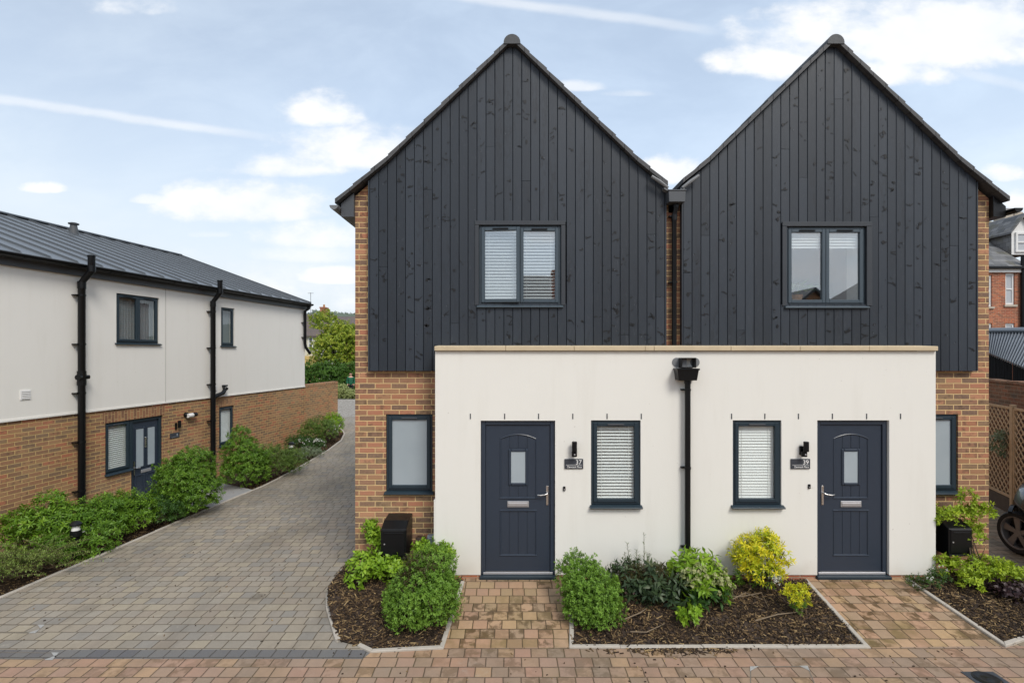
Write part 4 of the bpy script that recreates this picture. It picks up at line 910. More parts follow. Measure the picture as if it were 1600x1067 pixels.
# dead twigs lying in the middle bed
MAT['twig_pale']=plain('pale dead twig',(.20,.15,.10),.85,.3,25)
TWL=['long arched pale twig left of the small golden shrub on the mulch','pale twig lying flat below the small golden shrub','short pale twig before the dull dark shrub, nearest the front edging','slanting pale twig beside the arched one on the mulch','pale twig at the right foot of the two lobed green shrub']
for pts in ([(1130,915),(1140,938),(1158,937),(1190,934),(1200,950)],[(1180,968),(1215,962),(1255,956)],[(985,982),(1010,985),(1038,972)],[(1145,940),(1165,934),(1192,941)],[(970,968),(1000,960),(1010,952)]):
    P=[]
    for k,(x,y) in enumerate(pts):
        h=H-(-.08); Y=F*h/(y-551); P.append((xx(x,Y),Y,fz(0,Y)+.03+.02*(k%2)))
    tag(MB().tube(P,[.007]*(len(P)-1)+[.003],6).build('dead_twig',MAT['twig_pale'],None,smooth=True),TWL.pop(0),'twig','dead twigs on the middle bed')

# inspection covers let into the paving
def cover(corners, label, mk):
    c=sum((Vector(p) for p in corners),Vector((0,0)))/4; o=empty('inspection_cover',(c.x,c.y,RZ-.003),0,label,'inspection cover')
    P=[Vector(p)-c for p in corners]; fr=MB()
    for i in range(4):
        a,b=P[i],P[(i+1)%4]; d=(b-a).normalized(); nn=Vector((-d.y,d.x))*.009
        fr.prism_z([(a.x,a.y),(b.x,b.y),((b-d*.009+nn).x,(b-d*.009+nn).y),((a+d*.009+nn).x,(a+d*.009+nn).y)],.001,.005)
    fr.build('frame',MAT['frame_dark'],o)
    for i in range(4):
        a=P[i]; d1=(P[(i+1)%4]-a).normalized(); d0=(P[i-1]-a).normalized()
        s_=.085; MB().prism_z([(a.x,a.y),((a+d1*s_).x,(a+d1*s_).y),((a+d0*s_).x,(a+d0*s_).y)],.0055,.008).build('corner_plate',MAT['silver_dull'],o)
    return o
MAT['frame_dark']=plain('dirty steel edge',(.16,.14,.115),.7,.3,20)
MAT['silver_dull']=plain('galvanised plate',(.42,.42,.41),.5,.25,20,metal=.3)
def G(px,py): Y=F*(H-RZ)/(py-551); return (xx(px,Y),Y)
cover([G(1172,1084),G(1282,1088),G(1262,1040),G(1172,1041)],'paved inspection cover with metal corners in front of the middle bed',0)
cover([G(-60,1028),G(82,1031),G(92,1019.5),G(-46,1017)],'paved inspection cover across the dark band at the left',0)
cover([G(-100,988),G(55,989),G(70,976),G(-78,975)],'paved inspection cover in the grey drive, cut by the left border',0)
c=G(1543,1061); o=empty('drain_cover',(c[0],c[1],RZ),0,'round black drain cover in a square plate at bottom right','drain cover')
MB().box(-.16,.16,-.115,.115,.001,.005).build('plate',MAT['slate_sign'],o)
MB().lathe([(.118,.005),(.118,.009),(.105,.010),(.10,.007),(.03,.007),(.02,.010)],(0,0,0),28).build('lid',MAT['blackmetal'],o,smooth=True)
m,nt=newmat('pale pane'); out(nt,(.42,.44,.47),.12,spec=.7); MAT['pale_pane']=m
MAT['brick_sold_red']=brick_mat('red arch brick',[s2l(186,98,66),s2l(170,88,62)],s2l(176,150,128),w=.225,h=.075,soldier=True)
MAT['slate_hung']=slate_mat('slate hanging',(.16,.165,.17),(.26,.26,.26),.30,.22,.35)
MAT['mossy']=plain('mossy ridge tile',(.17,.13,.055),.9,.4,6,bump=.4,bscale=30)
MAT['carpaint']=plain('dark grey car paint',(.016,.021,.026),.3,.04,2,metal=.3,coat=.6); MAT['tyre']=plain('tyre rubber',(.010,.010,.011),.75,.2,20); MAT['alloy']=plain('grey alloy',(.22,.20,.195),.4,.15,8,metal=.4)
# ================================================================== planting
GREENS={
 'hebe':[(.075,.15,.018),(.135,.27,.030),(.21,.39,.05),(.30,.50,.08)],
 'hebe_b':[(.05,.085,.025),(.075,.15,.03),(.10,.20,.035),(.13,.24,.05)],
 'bright':[(.13,.26,.014),(.22,.40,.025),(.32,.52,.04),(.42,.60,.06)],
 'limey':[(.16,.27,.014),(.28,.42,.022),(.42,.56,.035),(.54,.66,.06)],
 'left':[(.06,.14,.012),(.11,.23,.018),(.18,.34,.025),(.30,.48,.04)],
 'rosey':[(.10,.16,.035),(.17,.25,.05),(.26,.36,.08),(.38,.47,.13)],
 'mid':[(.06,.14,.013),(.10,.22,.02),(.16,.31,.03),(.25,.43,.045)],
 'deep':[(.022,.06,.014),(.035,.095,.018),(.06,.14,.025),(.11,.21,.035)],
 'dark':[(.022,.045,.024),(.035,.065,.03),(.055,.09,.038),(.10,.12,.05)],
 'yellow':[(.20,.36,.015),(.50,.60,.02),(.90,.78,.03),(.95,.82,.05)],
 'lime':[(.16,.27,.03),(.26,.38,.05),(.36,.46,.08),(.45,.52,.13)],
 'silver':[(.14,.19,.11),(.20,.26,.16),(.27,.33,.21),(.34,.39,.28)],
 'purple':[(.025,.012,.018),(.04,.018,.026),(.06,.028,.038),(.05,.045,.028)],
 'rosemary':[(.06,.11,.018),(.10,.18,.028),(.16,.26,.045),(.24,.34,.075)],
 'tree':[(.13,.21,.018),(.24,.35,.03),(.38,.46,.045),(.58,.54,.08)],
 'hedge':[(.03,.085,.013),(.055,.135,.018),(.09,.20,.026),(.14,.28,.04)],
 'pale':[(.17,.24,.06),(.28,.34,.10),(.40,.45,.18),(.50,.53,.27)],
 'brownleaf':[(.06,.035,.018),(.09,.05,.025),(.06,.075,.02),(.11,.10,.03)],
}
for k,v in GREENS.items(): MAT['leaf_'+k]=leaf_mat(k+' leaves',v,.3 if k not in('dark','purple') else .15)
MAT['white_petal']=leaf_mat('white petals',[(.6,.6,.55),(.75,.75,.7),(.8,.8,.76)],.2)
MAT['pink_petal']=leaf_mat('dusty pink petals',[(.35,.2,.2),(.5,.33,.3),(.4,.3,.28)],.2)
MAT['cream_petal']=leaf_mat('greenish cream petals',[(.26,.33,.10),(.38,.42,.17),(.48,.46,.24)],.25)

def unit(a): return a/np.maximum(1e-9,np.linalg.norm(a,axis=-1,keepdims=True))
def leafmesh(name, base, axis, nrm, length, width, rv, m, parent, fold=.25, curl=.2):
    """each leaf: a six-point blade, folded on its midrib and curling towards the tip"""
    n=len(base); axis=unit(axis); side=unit(np.cross(axis,nrm)); up=np.cross(side,axis)
    L=length[:,None]; W=width[:,None]
    b=base; m1=base+axis*L*.55+up*L*curl*.15; tip=base+axis*L-up*L*curl
    l=base+axis*L*.48+side*W*.5+up*W*fold; r=base+axis*L*.48-side*W*.5+up*W*fold
    V=np.stack([b,l,tip,r,m1],1).reshape(-1,3)
    o=np.arange(n)[:,None]*5
    Fc=np.stack([np.concatenate([o,o+4,o+1],1),np.concatenate([o+1,o+4,o+2],1),np.concatenate([o,o+3,o+4],1),np.concatenate([o+4,o+3,o+2],1)],1).reshape(-1,3)
    me=bpy.data.meshes.new(name); me.vertices.add(len(V)); me.vertices.foreach_set('co',V.astype(np.float32).ravel())
    me.loops.add(len(Fc)*3); me.polygons.add(len(Fc)); me.loops.foreach_set('vertex_index',Fc.astype(np.int32).ravel())
    me.polygons.foreach_set('loop_start',np.arange(0,len(Fc)*3,3,dtype=np.int32)); me.update(); me.validate()
    me.materials.append(m); ob=bpy.data.objects.new(name,me); COL.objects.link(ob)
    if parent is not None: ob.parent=parent
    attr(ob,np.repeat(rv,4)); return ob
def shoots(seed, blobs, ns, k, L, W, spread=.9, slen=.5, inner=.55, upb=.25, tipbright=.35, lump=.22, floor=None):
    """whorls of leaves on short shoots spread through and over a group of ellipsoids"""
    g_=np.random.default_rng(seed); wts=np.array([b[6] if len(b)>6 else b[3]*b[4]*b[5] for b in blobs],float); wts**=.75; wts/=wts.sum()
    bi=g_.choice(len(blobs),ns,p=wts); B=np.array([b[:6] for b in blobs],float)[bi]
    d=unit(g_.normal(size=(ns,3))); d[:,2]=np.where(d[:,2]<-.55,-d[:,2]*.5,d[:,2]); d=unit(d)
    ph=g_.uniform(0,6.28,(4,3)); fr=g_.normal(size=(4,3))*3.2
    bump=sum(np.sin(d@fr[i]+ph[i,0]+bi*1.7) for i in range(4))/4
    rad=(inner+(1-inner)*g_.random(ns)**.55)*(1+lump*bump)+ (g_.random(ns)<.06)*g_.random(ns)*.22
    P=B[:,:3]+d*B[:,3:6]*rad[:,None]
    ax=unit(d*(1/B[:,3:6])*B[:,3:6].mean(1)[:,None]*.9+g_.normal(size=(ns,3))*.38+np.array([0,0,upb]))
    if floor is not None:
        P[:,2]=np.maximum(P[:,2],floor+.01*g_.random(ns))
    bs,axs,nr,rv,ln,wd=[],[],[],[],[],[]
    t1=unit(np.cross(ax,g_.normal(size=(ns,3)))); t2=np.cross(ax,t1); sr=g_.random(ns)
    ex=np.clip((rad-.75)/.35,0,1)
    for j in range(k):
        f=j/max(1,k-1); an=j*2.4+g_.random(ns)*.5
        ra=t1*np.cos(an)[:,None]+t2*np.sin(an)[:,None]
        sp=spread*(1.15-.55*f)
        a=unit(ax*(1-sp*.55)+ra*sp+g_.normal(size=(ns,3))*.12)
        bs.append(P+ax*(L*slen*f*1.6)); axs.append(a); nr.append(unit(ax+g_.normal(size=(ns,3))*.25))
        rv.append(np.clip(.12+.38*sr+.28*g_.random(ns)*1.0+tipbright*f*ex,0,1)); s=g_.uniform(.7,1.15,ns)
        ln.append(L*s*(1.05-.25*f)); wd.append(W*s)
    c=np.concatenate
    return c(bs),c(axs),c(nr),c(ln),c(wd),c(rv)
def bush(name, loc, label, cat, blobs, mat, ns, k, L, W, seed=1, group=None, stems=6, floor=-.02, sb=None, **kw):
    o=empty(name,loc,0,label,cat,group)
    leafmesh('foliage',*[x for x in shoots(seed,blobs,ns,k,L,W,floor=floor,**kw)][:5],None,None,None) if False else None
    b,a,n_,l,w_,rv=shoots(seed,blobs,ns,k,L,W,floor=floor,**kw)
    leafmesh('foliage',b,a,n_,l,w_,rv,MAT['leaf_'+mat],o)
    q=random.Random(seed); st=MB()
    for i in range(stems):
        bl=q.choice(sb or blobs); e=Vector((bl[0]+q.gauss(0,.4)*bl[3],bl[1]+q.gauss(0,.4)*bl[4],bl[2]+q.uniform(.0,.7)*bl[5])); s=Vector((q.gauss(0,.03),q.gauss(0,.03),floor-.03)); s.x+=bl[0]*.5
        mid=s.lerp(e,.5)+Vector((q.gauss(0,.04),q.gauss(0,.04),.02)); r=.010+.006*q.random()
        st.tube([s,mid,e],[r,r*.7,r*.3],6)
        for _ in range(2):
            e2=mid+Vector((q.gauss(0,bl[3]*.5),q.gauss(0,bl[4]*.5),abs(q.gauss(0,bl[5]*.5)))); st.tube([mid,e2],[r*.5,r*.2],5)
    if stems: st.build('stems',MAT['twig'],o,smooth=True)
    return o
def place(px,Y,z=None): return (xx(px,Y),Y,z if z is not None else pz(xx(px,Y),Y))

# ---- front beds
p=place(657,5.9,-.17)
hb=bush('shrub',p,'big rounded green shrub with browned top in the left corner bed','shrub',[(.02,0,.36,.39,.36,.38),(.13,.16,.60,.26,.22,.25),(-.10,-.06,.24,.32,.32,.28),(.19,-.04,.34,.28,.30,.34)],'hebe',2900,7,.036,.015,3,inner=.5,lump=.16)
b,a,n_,l,w_,rv=shoots(31,[(.02,.10,.60,.26,.24,.20),(-.05,-.02,.52,.22,.2,.16)],620,6,.034,.011,upb=.6,floor=0); leafmesh('browned_shoots',b,a,n_,l,w_,rv,MAT['leaf_brownleaf'],hb)
p=place(583,6.72)
bush('shrub',p,'light green broad leaved shrub under the left meter box','shrub',[(-.08,0,.17,.24,.18,.16),(.20,.0,.17,.22,.16,.13),(-.17,-.1,.06,.12,.1,.06),(.28,.05,.10,.2,.14,.12)],'bright',170,7,.085,.042,5,inner=.35,spread=1.0,upb=.35)
p=(xx(583,7.0),7.0,.05)
ob=bush('climbing_plant',p,'thin light green climber on brick left of the meter box','climber',[(-.05,.05,.52,.08,.05,.09),(-.0,.05,.38,.09,.05,.1),(.06,.05,.25,.08,.05,.08)],'bright',75,6,.07,.035,6,inner=.3,stems=3)
p=place(680,6.62)
bush('shrub',p,'bright leafy shrub behind the browned bush at the porch corner','shrub',[(-.12,.1,.36,.20,.13,.15),(.08,.05,.36,.14,.12,.14)],'bright',110,7,.075,.034,7,inner=.3,upb=.4)
p=place(922,6.0)
bush('shrub',p,'rounded two lobed green shrub at the left end of the middle bed','shrub',[(-.10,.22,.38,.27,.24,.24),(.02,-.02,.25,.34,.32,.29),(.08,-.12,.12,.28,.26,.2),(-.08,-.08,.14,.26,.26,.2)],'hebe',2700,7,.034,.015,8,inner=.5,lump=.14)
p=place(976,6.40)
o=bush('shrub',p,'dull dark shrub with drooping leaves and pinkish dead heads','shrub',[(0,0,.17,.22,.18,.15),(.06,.02,.27,.13,.12,.10),(.16,-.05,.1,.16,.16,.1)],'dark',62,9,.12,.036,9,inner=.4,spread=1.15,upb=.3)
b,a,n_,l,w_,rv=shoots(10,[(-.06,-.16,.14,.05,.04,.03),(.03,-.16,.11,.04,.04,.03)],26,7,.02,.014,floor=0); leafmesh('dead_heads',b,a,n_,l,w_,rv,MAT['pink_petal'],o)
b,a,n_,l,w_,rv=shoots(11,[(.08,-.02,.22,.22,.14,.14)],190,6,.05,.012,upb=.5,floor=0); leafmesh('browned_shoots',b,a,n_,l,w_,rv,MAT['leaf_brownleaf'],o)
# upright stems
p=place(1006,6.62); o=empty('lavender_plant',p,0,'upright grey green leafy stems against the white wall','plant'); st=MB(); BS=[]
q=random.Random(4)
for i in range(11):
    x=q.gauss(0,.10); h=q.uniform(.34,.58) if i else .68; top=Vector((x*1.5,q.gauss(0,.05),h)); st.tube([(x,0,-.02),(x*1.2,0,h*.5),top],[.005,.004,.002],5)
    for j in range(26): BS.append((Vector((x,0,0)).lerp(top,.25+.75*j/26),q.uniform(0,6.28)))
st.build('stems',MAT['twig'],o)
B=np.array([tuple(b[0]) for b in BS]); A=np.array([(math.cos(b[1])*.7,math.sin(b[1])*.7,.7) for b in BS]); n=len(B)
leafmesh('foliage',B,A,np.tile([0,0,1.],(n,1)),np.full(n,.055),np.full(n,.012),np.random.default_rng(3).random(n),MAT['leaf_silver'],o)
p=place(1032,6.34)
o=bush('shrub',p,'dark leathery leaved shrub left of the flowering one by the downpipe','shrub',[(0,0,.20,.22,.17,.17),(-.04,-.08,.12,.22,.18,.11),(.1,-.1,.06,.2,.15,.1)],'dark',74,9,.13,.04,12,inner=.35,spread=1.1,upb=.25)
b,a,n_,l,w_,rv=shoots(13,[(-.05,.0,.26,.24,.12,.14)],190,6,.05,.011,upb=.7,floor=0); leafmesh('browned_shoots',b,a,n_,l,w_,rv,MAT['leaf_brownleaf'],o)
p=place(1088,6.32)
o=bush('hellebore',p,'green flowered leafy plant in front of the white wall downpipe','plant',[(0,.03,.30,.27,.18,.2),(-.03,.0,.42,.16,.12,.12),(.1,-.08,.2,.24,.18,.16)],'bright',80,9,.13,.040,14,inner=.3,spread=1.1,upb=.3)
b,a,n_,l,w_,rv=shoots(15,[(.04,-.08,.34,.30,.14,.19),(.14,-.15,.24,.22,.08,.14)],120,6,.042,.036,inner=.75,spread=1.2,floor=0); leafmesh('flowers',b,a,n_,l,w_,rv,MAT['cream_petal'],o)
b,a,n_,l,w_,rv=shoots(16,[(.08,-.1,.06,.26,.15,.1)],46,7,.13,.04,floor=0,spread=1.1); leafmesh('lower_leaves',b,a,n_,l,w_,rv,MAT['leaf_deep'],o)
p=place(1080,5.82)
bush('small_plant',p,'small pale green low plant alone on the mulch before the middle bed','plant',[(0,0,.09,.12,.08,.07),(.07,.02,.12,.07,.05,.05)],'bright',26,7,.065,.042,17,inner=.2,upb=.4,stems=3)
p=place(1186,6.52)
o=bush('choisya',p,'large golden yellow shrub below the window with a white blind','shrub',[(0,.02,.42,.31,.22,.26),(.10,.05,.60,.18,.14,.13),(-.17,.0,.40,.18,.16,.18),(.22,0,.45,.14,.14,.14),(.05,-.06,.22,.24,.16,.12)],'yellow',330,9,.072,.019,18,inner=.35,spread=1.05,lump=.3,stems=9)
b,a,n_,l,w_,rv=shoots(19,[(.10,-.2,.22,.08,.04,.07)],34,5,.022,.016,floor=0); leafmesh('flowers',b,a,n_,l,w_,rv,MAT['white_petal'],o)
b,a,n_,l,w_,rv=shoots(20,[(-.02,.0,.14,.26,.16,.10)],46,7,.065,.017,floor=0); leafmesh('lower_leaves',b,a,n_,l,w_,rv,MAT['leaf_mid'],o)
p=place(1246,6.05)
o=bush('choisya',p,'small golden yellow shrub beside the right path edging','shrub',[(0,0,.20,.15,.12,.10),(-.08,0,.26,.07,.06,.06),(.06,.02,.25,.09,.07,.06)],'yellow',95,8,.048,.013,21,inner=.3,stems=5)
b,a,n_,l,w_,rv=shoots(22,[(.0,-.02,.08,.09,.07,.05)],24,7,.045,.012,floor=0); leafmesh('lower_leaves',b,a,n_,l,w_,rv,MAT['leaf_mid'],o)
p=place(1522,6.62)
o=bush('shrub',p,'bright green spreading shrub around the right meter box','shrub',[(.02,-.02,.22,.34,.2,.13),(-.30,.14,.20,.12,.10,.16),(.32,.0,.18,.28,.18,.12),(.14,.22,.60,.20,.10,.16),(.20,.24,.86,.16,.08,.14),(-.10,.22,.84,.28,.07,.11),(.12,.25,1.04,.10,.07,.13),(.36,.2,.88,.08,.07,.12),(-.26,.30,.80,.12,.06,.10),(.58,.02,.12,.18,.12,.08),(-.15,-.12,.10,.16,.12,.08)],'limey',560,8,.060,.023,23,inner=.25,spread=1.0,lump=.35,stems=6,sb=[(.1,.18,.4,.08,.05,.3)])
p=place(1447,6.52)
o=bush('small_plant',p,'low white flowered plant at the right porch corner','plant',[(0,0,.10,.2,.12,.07),(.16,.0,.16,.12,.1,.1),(-.14,0,.08,.12,.1,.06)],'deep',130,6,.04,.013,24,inner=.3,stems=4)
b,a,n_,l,w_,rv=shoots(25,[(-.06,-.02,.13,.2,.1,.06),(.18,0,.24,.07,.06,.06)],20,5,.02,.016,floor=0); leafmesh('flowers',b,a,n_,l,w_,rv,MAT['white_petal'],o)
p=place(1584,6.36)
bush('heuchera',p,'low dark purple leaved plant at the far right bed','plant',[(0,0,.08,.26,.18,.07),(-.15,.05,.07,.15,.12,.06)],'purple',110,6,.06,.045,26,inner=.3,stems=3)

# ---- bed along the left building
def lplace(px,Y): X=xx(px,Y); return (X,Y,bedz(X,Y))
p=lplace(24,7.25)
o=empty('rosemary_bush',p,0,'spiky trailing rosemary bush at the left border','shrub'); q=np.random.default_rng(5); BS=[];AX=[];RV=[]; st=MB()
for i in range(210):
    an=q.uniform(-2.6,.6); c0=np.array([q.normal(-.1,.36),q.normal(.05,.22),.16]); d=np.array([math.cos(an),math.sin(an)*.8,q.uniform(.35,1.1)]); d/=np.linalg.norm(d); Ls_=q.uniform(.4,.7); sv=q.random()*.5
    pts=[c0+d*Ls_*f+np.array([0,0,-.22*f*f*Ls_]) for f in np.linspace(0,1,5)]
    st.tube([tuple(x) for x in pts],[.004,.004,.003,.003,.002],4,False)
    for f in np.linspace(.12,1,46):
        b=c0+d*Ls_*f+np.array([0,0,-.22*f*f*Ls_]); BS.append(b); AX.append(unit(d*.8+q.normal(size=3)*.6)); RV.append(np.clip(sv+.35*f+.15*q.random(),0,1))
n=len(BS); st.build('stems',MAT['twig'],o); leafmesh('foliage',np.array(BS),np.array(AX),np.tile([0,0,1.],(n,1)),np.full(n,.04),np.full(n,.010),np.array(RV),MAT['leaf_rosey'],o)
KW=dict(inner=.35,spread=1.05,lump=.42)
p=lplace(62,8.35); bush('shrub',p,'loose bright green shrub against the brick wall at the far left','shrub',[(-.1,0,.52,.40,.34,.28),(.22,.1,.52,.36,.3,.3),(-.4,.1,.42,.22,.22,.2),(0,-.1,.25,.5,.3,.2),(.0,.2,.80,.22,.16,.15)],'left',520,9,.085,.026,40,**KW)
p=lplace(135,8.55); bush('shrub',p,'dark leaved spreading shrub around the bollard light','shrub',[(0,0,.42,.45,.3,.28),(.35,.0,.34,.34,.3,.24),(-.3,-.1,.28,.3,.26,.2),(.1,.2,.55,.36,.24,.2),(.34,-.78,.14,.20,.12,.17),(.02,-.66,.22,.28,.18,.20),(.62,-.5,.20,.22,.2,.2)],'mid',780,9,.075,.023,41,**KW)
p=lplace(196,9.15); bush('shrub',p,'yellowish green loose shrub between bollard light and dark front door','shrub',[(-.28,.1,.46,.26,.24,.22),(.14,.1,.46,.32,.28,.24),(.25,-.1,.32,.38,.30,.24),(-.1,-.05,.26,.34,.26,.2)],'left',560,9,.072,.022,42,**KW)
p=lplace(240,9.55); bush('shrub',p,'low dark green shrub at the foot of the tall mounded one','shrub',[(0,0,.36,.42,.34,.28),(.35,-.05,.28,.32,.34,.22),(-.3,-.05,.28,.32,.3,.20)],'deep',620,9,.060,.020,43,**KW)
p=lplace(292,9.95); bush('shrub',p,'tall mounded green shrub beside the slab path','shrub',[(0,0,.70,.52,.46,.50),(.12,.05,1.02,.36,.30,.30),(-.22,0,.62,.42,.38,.42),(.24,-.05,.42,.42,.42,.40),(-.05,-.1,.3,.5,.4,.3)],'mid',2100,9,.062,.021,44,inner=.5,spread=1.05,lump=.22)
p=lplace(384,12.35); bush('shrub',p,'tall tapering green shrub beyond the slab path','shrub',[(-.12,0,.75,.42,.40,.45),(-.14,0,1.18,.24,.22,.26),(.10,0,.55,.50,.44,.42),(.0,-.1,.32,.56,.46,.34)],'mid',1250,9,.066,.023,45,inner=.5,spread=1.05,lump=.22)
p=lplace(436,13.2); bush('shrub',p,'fine leaved olive green shrub leaning over the drive','shrub',[(0,0,.42,.52,.42,.36),(.38,0,.38,.38,.36,.30),(-.3,.1,.5,.34,.3,.3),(.1,-.2,.25,.55,.3,.24)],'rosemary',1500,7,.05,.012,46,inner=.45,lump=.2,upb=.6)
p=lplace(484,15.1); bush('small_plant',p,'low silvery green plant on the inner curve of the drive','plant',[(0,0,.16,.38,.3,.14),(-.25,-.3,.10,.35,.25,.10)],'silver',420,6,.05,.014,47,inner=.35)
p=lplace(468,15.9); o=bush('shrub',p,'low dark shrub with white flecks below the brick wall','shrub',[(0,0,.34,.42,.34,.20),(.5,-.1,.26,.34,.3,.18)],'deep',520,7,.06,.02,48,inner=.4); b,a,n_,l,w_,rv=shoots(49,[(.4,-.2,.36,.5,.2,.14)],60,5,.03,.024,floor=0); leafmesh('flowers',b,a,n_,l,w_,rv,MAT['white_petal'],o)
p=lplace(497,17.1); bush('shrub',p,'rounded dark green shrub near the end of the brick garden wall','shrub',[(0,0,.50,.50,.46,.42),(.28,0,.42,.40,.40,.36),(-.2,-.1,.34,.46,.4,.34)],'rosemary',1350,7,.055,.016,50,inner=.5,lump=.15,upb=.5)
p=lplace(523,17.9); o=bush('shrub',p,'lime green shrub with white blossom at the bend of the kerb','shrub',[(0,0,.50,.32,.34,.34),(-.1,.1,.66,.28,.26,.22)],'bright',420,7,.06,.022,51,inner=.4); b,a,n_,l,w_,rv=shoots(52,[(-.03,-.2,.38,.22,.16,.30)],110,5,.036,.03,floor=0); leafmesh('flowers',b,a,n_,l,w_,rv,MAT['white_petal'],o)
def bollard(px,Y,top,label):
    X=xx(px,Y); z=bedz(X,Y); hgt=top-z; o=empty('bollard_light',(X,Y,z),0,label,'bollard light','bollard lights in the left bed')
    MB().lathe([(.05,-.05),(.05,hgt-.24),(.075,hgt-.22),(.075,hgt-.13)],(0,0,0),18).build('post',MAT['blackmetal'],o,smooth=True)
    MB().lathe([(.058,hgt-.13),(.045,hgt-.05)],(0,0,0),18).build('lens',MAT['whitepvc'],o,smooth=True)
    MB().lathe([(.05,hgt-.052),(.082,hgt-.05),(.082,hgt-.03),(.05,hgt+.005),(.02,hgt+.015)],(0,0,0),18).build('cap',MAT['black'],o,smooth=True)
bollard(118.5,8.05,zz(815,8.05),'short black bollard light with white lens among the left shrubs'); bollard(455,13.75,zz(691,13.75),'distant bollard light showing above the leaning olive shrub')

# ---- pot plant on the sill of the right upper window
pc=(xx(1241,7.5),7.42,UW2[2]+.05)
o=empty('potted_plant',pc,0,'arching strap leaved plant in terracotta pot behind the right upper window','pot plant')
MB().lathe([(.05,0),(.07,.11),(.075,.13),(.066,.13),(.06,.10)],(0,0,0),18).build('pot',MAT['terracotta'],o,smooth=True)
q=np.random.default_rng(8); n=70; an=q.uniform(0,6.28,n); A=np.stack([np.cos(an)*.6,np.sin(an)*.4,q.uniform(.5,1.3,n)],1)
leafmesh('leaves',np.tile([0,0,.12],(n,1)),A,np.tile([0,0,1.],(n,1))+q.normal(size=(n,3))*.2,q.uniform(.18,.34,n),np.full(n,.02),q.random(n),MAT['leaf_mid'],o,curl=.55)
c=LM@Vector((Lt(187),.16,UWa[2]+.085)); o=empty('bottle',c,0,'pale bottle on the sill inside the left building upper window','bottle')
MB().lathe([(.045,0),(.045,.10),(.02,.13),(.02,.17)],(0,0,0),14).build('body',MAT['cream'],o,smooth=True); MB().lathe([(.024,.17),(.024,.2)],(0,0,0),12).build('cap',MAT['whitepvc'],o)

# ================================================================== far end of the drive
def crown(name,parent,seed,blobs,mat,ns,k,L,W,**kw):
    b,a,n_,l,w_,rv=shoots(seed,blobs,ns,k,L,W,**kw); return leafmesh(name,b,a,n_,l,w_,rv,MAT['leaf_'+mat],parent)
def tree(loc,label,blobs,mat,ns,L,W,seed,th,tr,name='tree',cat='tree',group=None):
    o=empty(name,loc,0,label,cat,group); crown('crown',o,seed,blobs,mat,ns,7,L,W,inner=.45,lump=.3)
    q=random.Random(seed); t=MB(); t.tube([(0,0,-.3),(.05,0,th*.5),(0,.05,th)],[tr,tr*.75,tr*.5],9)
    for b in blobs:
        for _ in range(2):
            e=Vector((b[0]+q.gauss(0,.4)*b[3],b[1]+q.gauss(0,.3)*b[4],b[2]+q.gauss(.2,.3)*b[5])); s=Vector((0,.03,th*q.uniform(.55,1)))
            t.tube([s,s.lerp(e,.5)+Vector((0,0,.2)),e],[tr*.4,tr*.25,tr*.08],6)
    t.build('trunk',MAT['bark'],o,smooth=True); return o
Yt=42; X=xx(526,Yt); k=Yt/F
tree((X,Yt,-.4),'spreading yellow green tree above the hedge beyond the drive',[(0,0,H+.4-(-.2),1.9,1.6,1.9),(-1.15,.2,5.75,1.05,1.0,1.05),(.9,0,4.2,1.4,1.2,1.5),(-.9,-.2,3.6,1.1,1.0,1.0),(.4,.3,4.9,1.2,1.0,1.0),(1.6,0,3.0,1.2,1.0,1.2),(-.2,-.3,2.3,1.6,1.0,.9)],'tree',3200,.17,.09,60,3.0,.16)
Yh=37
o=empty('hedge',(xx(515,Yh),Yh,-.35),0,'dark green hedge across the end of the gravel path','hedge')
crown('foliage',o,61,[(-2.2+.62*i,.0,1.35+.1*math.sin(i*2.1),.75,.7,1.25) for i in range(12)],'hedge',5200,7,.13,.07,inner=.6,lump=.2,floor=0)
st=MB()
for i in range(12): st.tube([(-2.2+.62*i,0,0),(-2.2+.62*i+.1,0,1.4)],[.05,.02],6)
st.build('stems',MAT['twig'],o)
bush('shrub',(xx(538,33.3),33.3,g(33.3)),'pale variegated shrub in front of the person','shrub',[(-.35,0,.40,.65,.5,.40),(.4,.1,.25,.6,.5,.28),(1.0,.2,.22,.7,.5,.25),(-.35,.3,.62,.4,.4,.28)],'pale',1300,7,.13,.06,62,inner=.5,lump=.3)
# person
Yq=35.2; pz0=zz(582.5,Yq)-1.72
o=empty('person',(xx(548,Yq),Yq,pz0),R(20),'person in a green sweatshirt and dark trousers standing by the hedge','person')
def skinned(name,pts,edges,rad,m,parent,sub=2):
    me=bpy.data.meshes.new(name); me.from_pydata(pts,edges,[]); ob=bpy.data.objects.new(name,me); COL.objects.link(ob); ob.parent=parent
    md=ob.modifiers.new('skin','SKIN'); md.use_smooth_shade=True
    for i,r in enumerate(rad): 
        me.skin_vertices[0].data[i].radius=(r if isinstance(r,tuple) else (r,r))
    me.skin_vertices[0].data[0].use_root=True
    s=ob.modifiers.new('sub','SUBSURF'); s.levels=sub; s.render_levels=sub
    bpy.context.view_layer.update(); dg=bpy.context.evaluated_depsgraph_get(); m2=bpy.data.meshes.new_from_object(ob.evaluated_get(dg)); ob.modifiers.clear(); ob.data=m2; m2.materials.clear(); m2.materials.append(m); return ob
skin=plain('skin',(.55,.32,.23),.5,.05,8); green=plain('green sweatshirt',(.012,.11,.055),.85,.2,14); trou=plain('dark trousers',(.012,.013,.016),.85,.2,14)
HW=.175
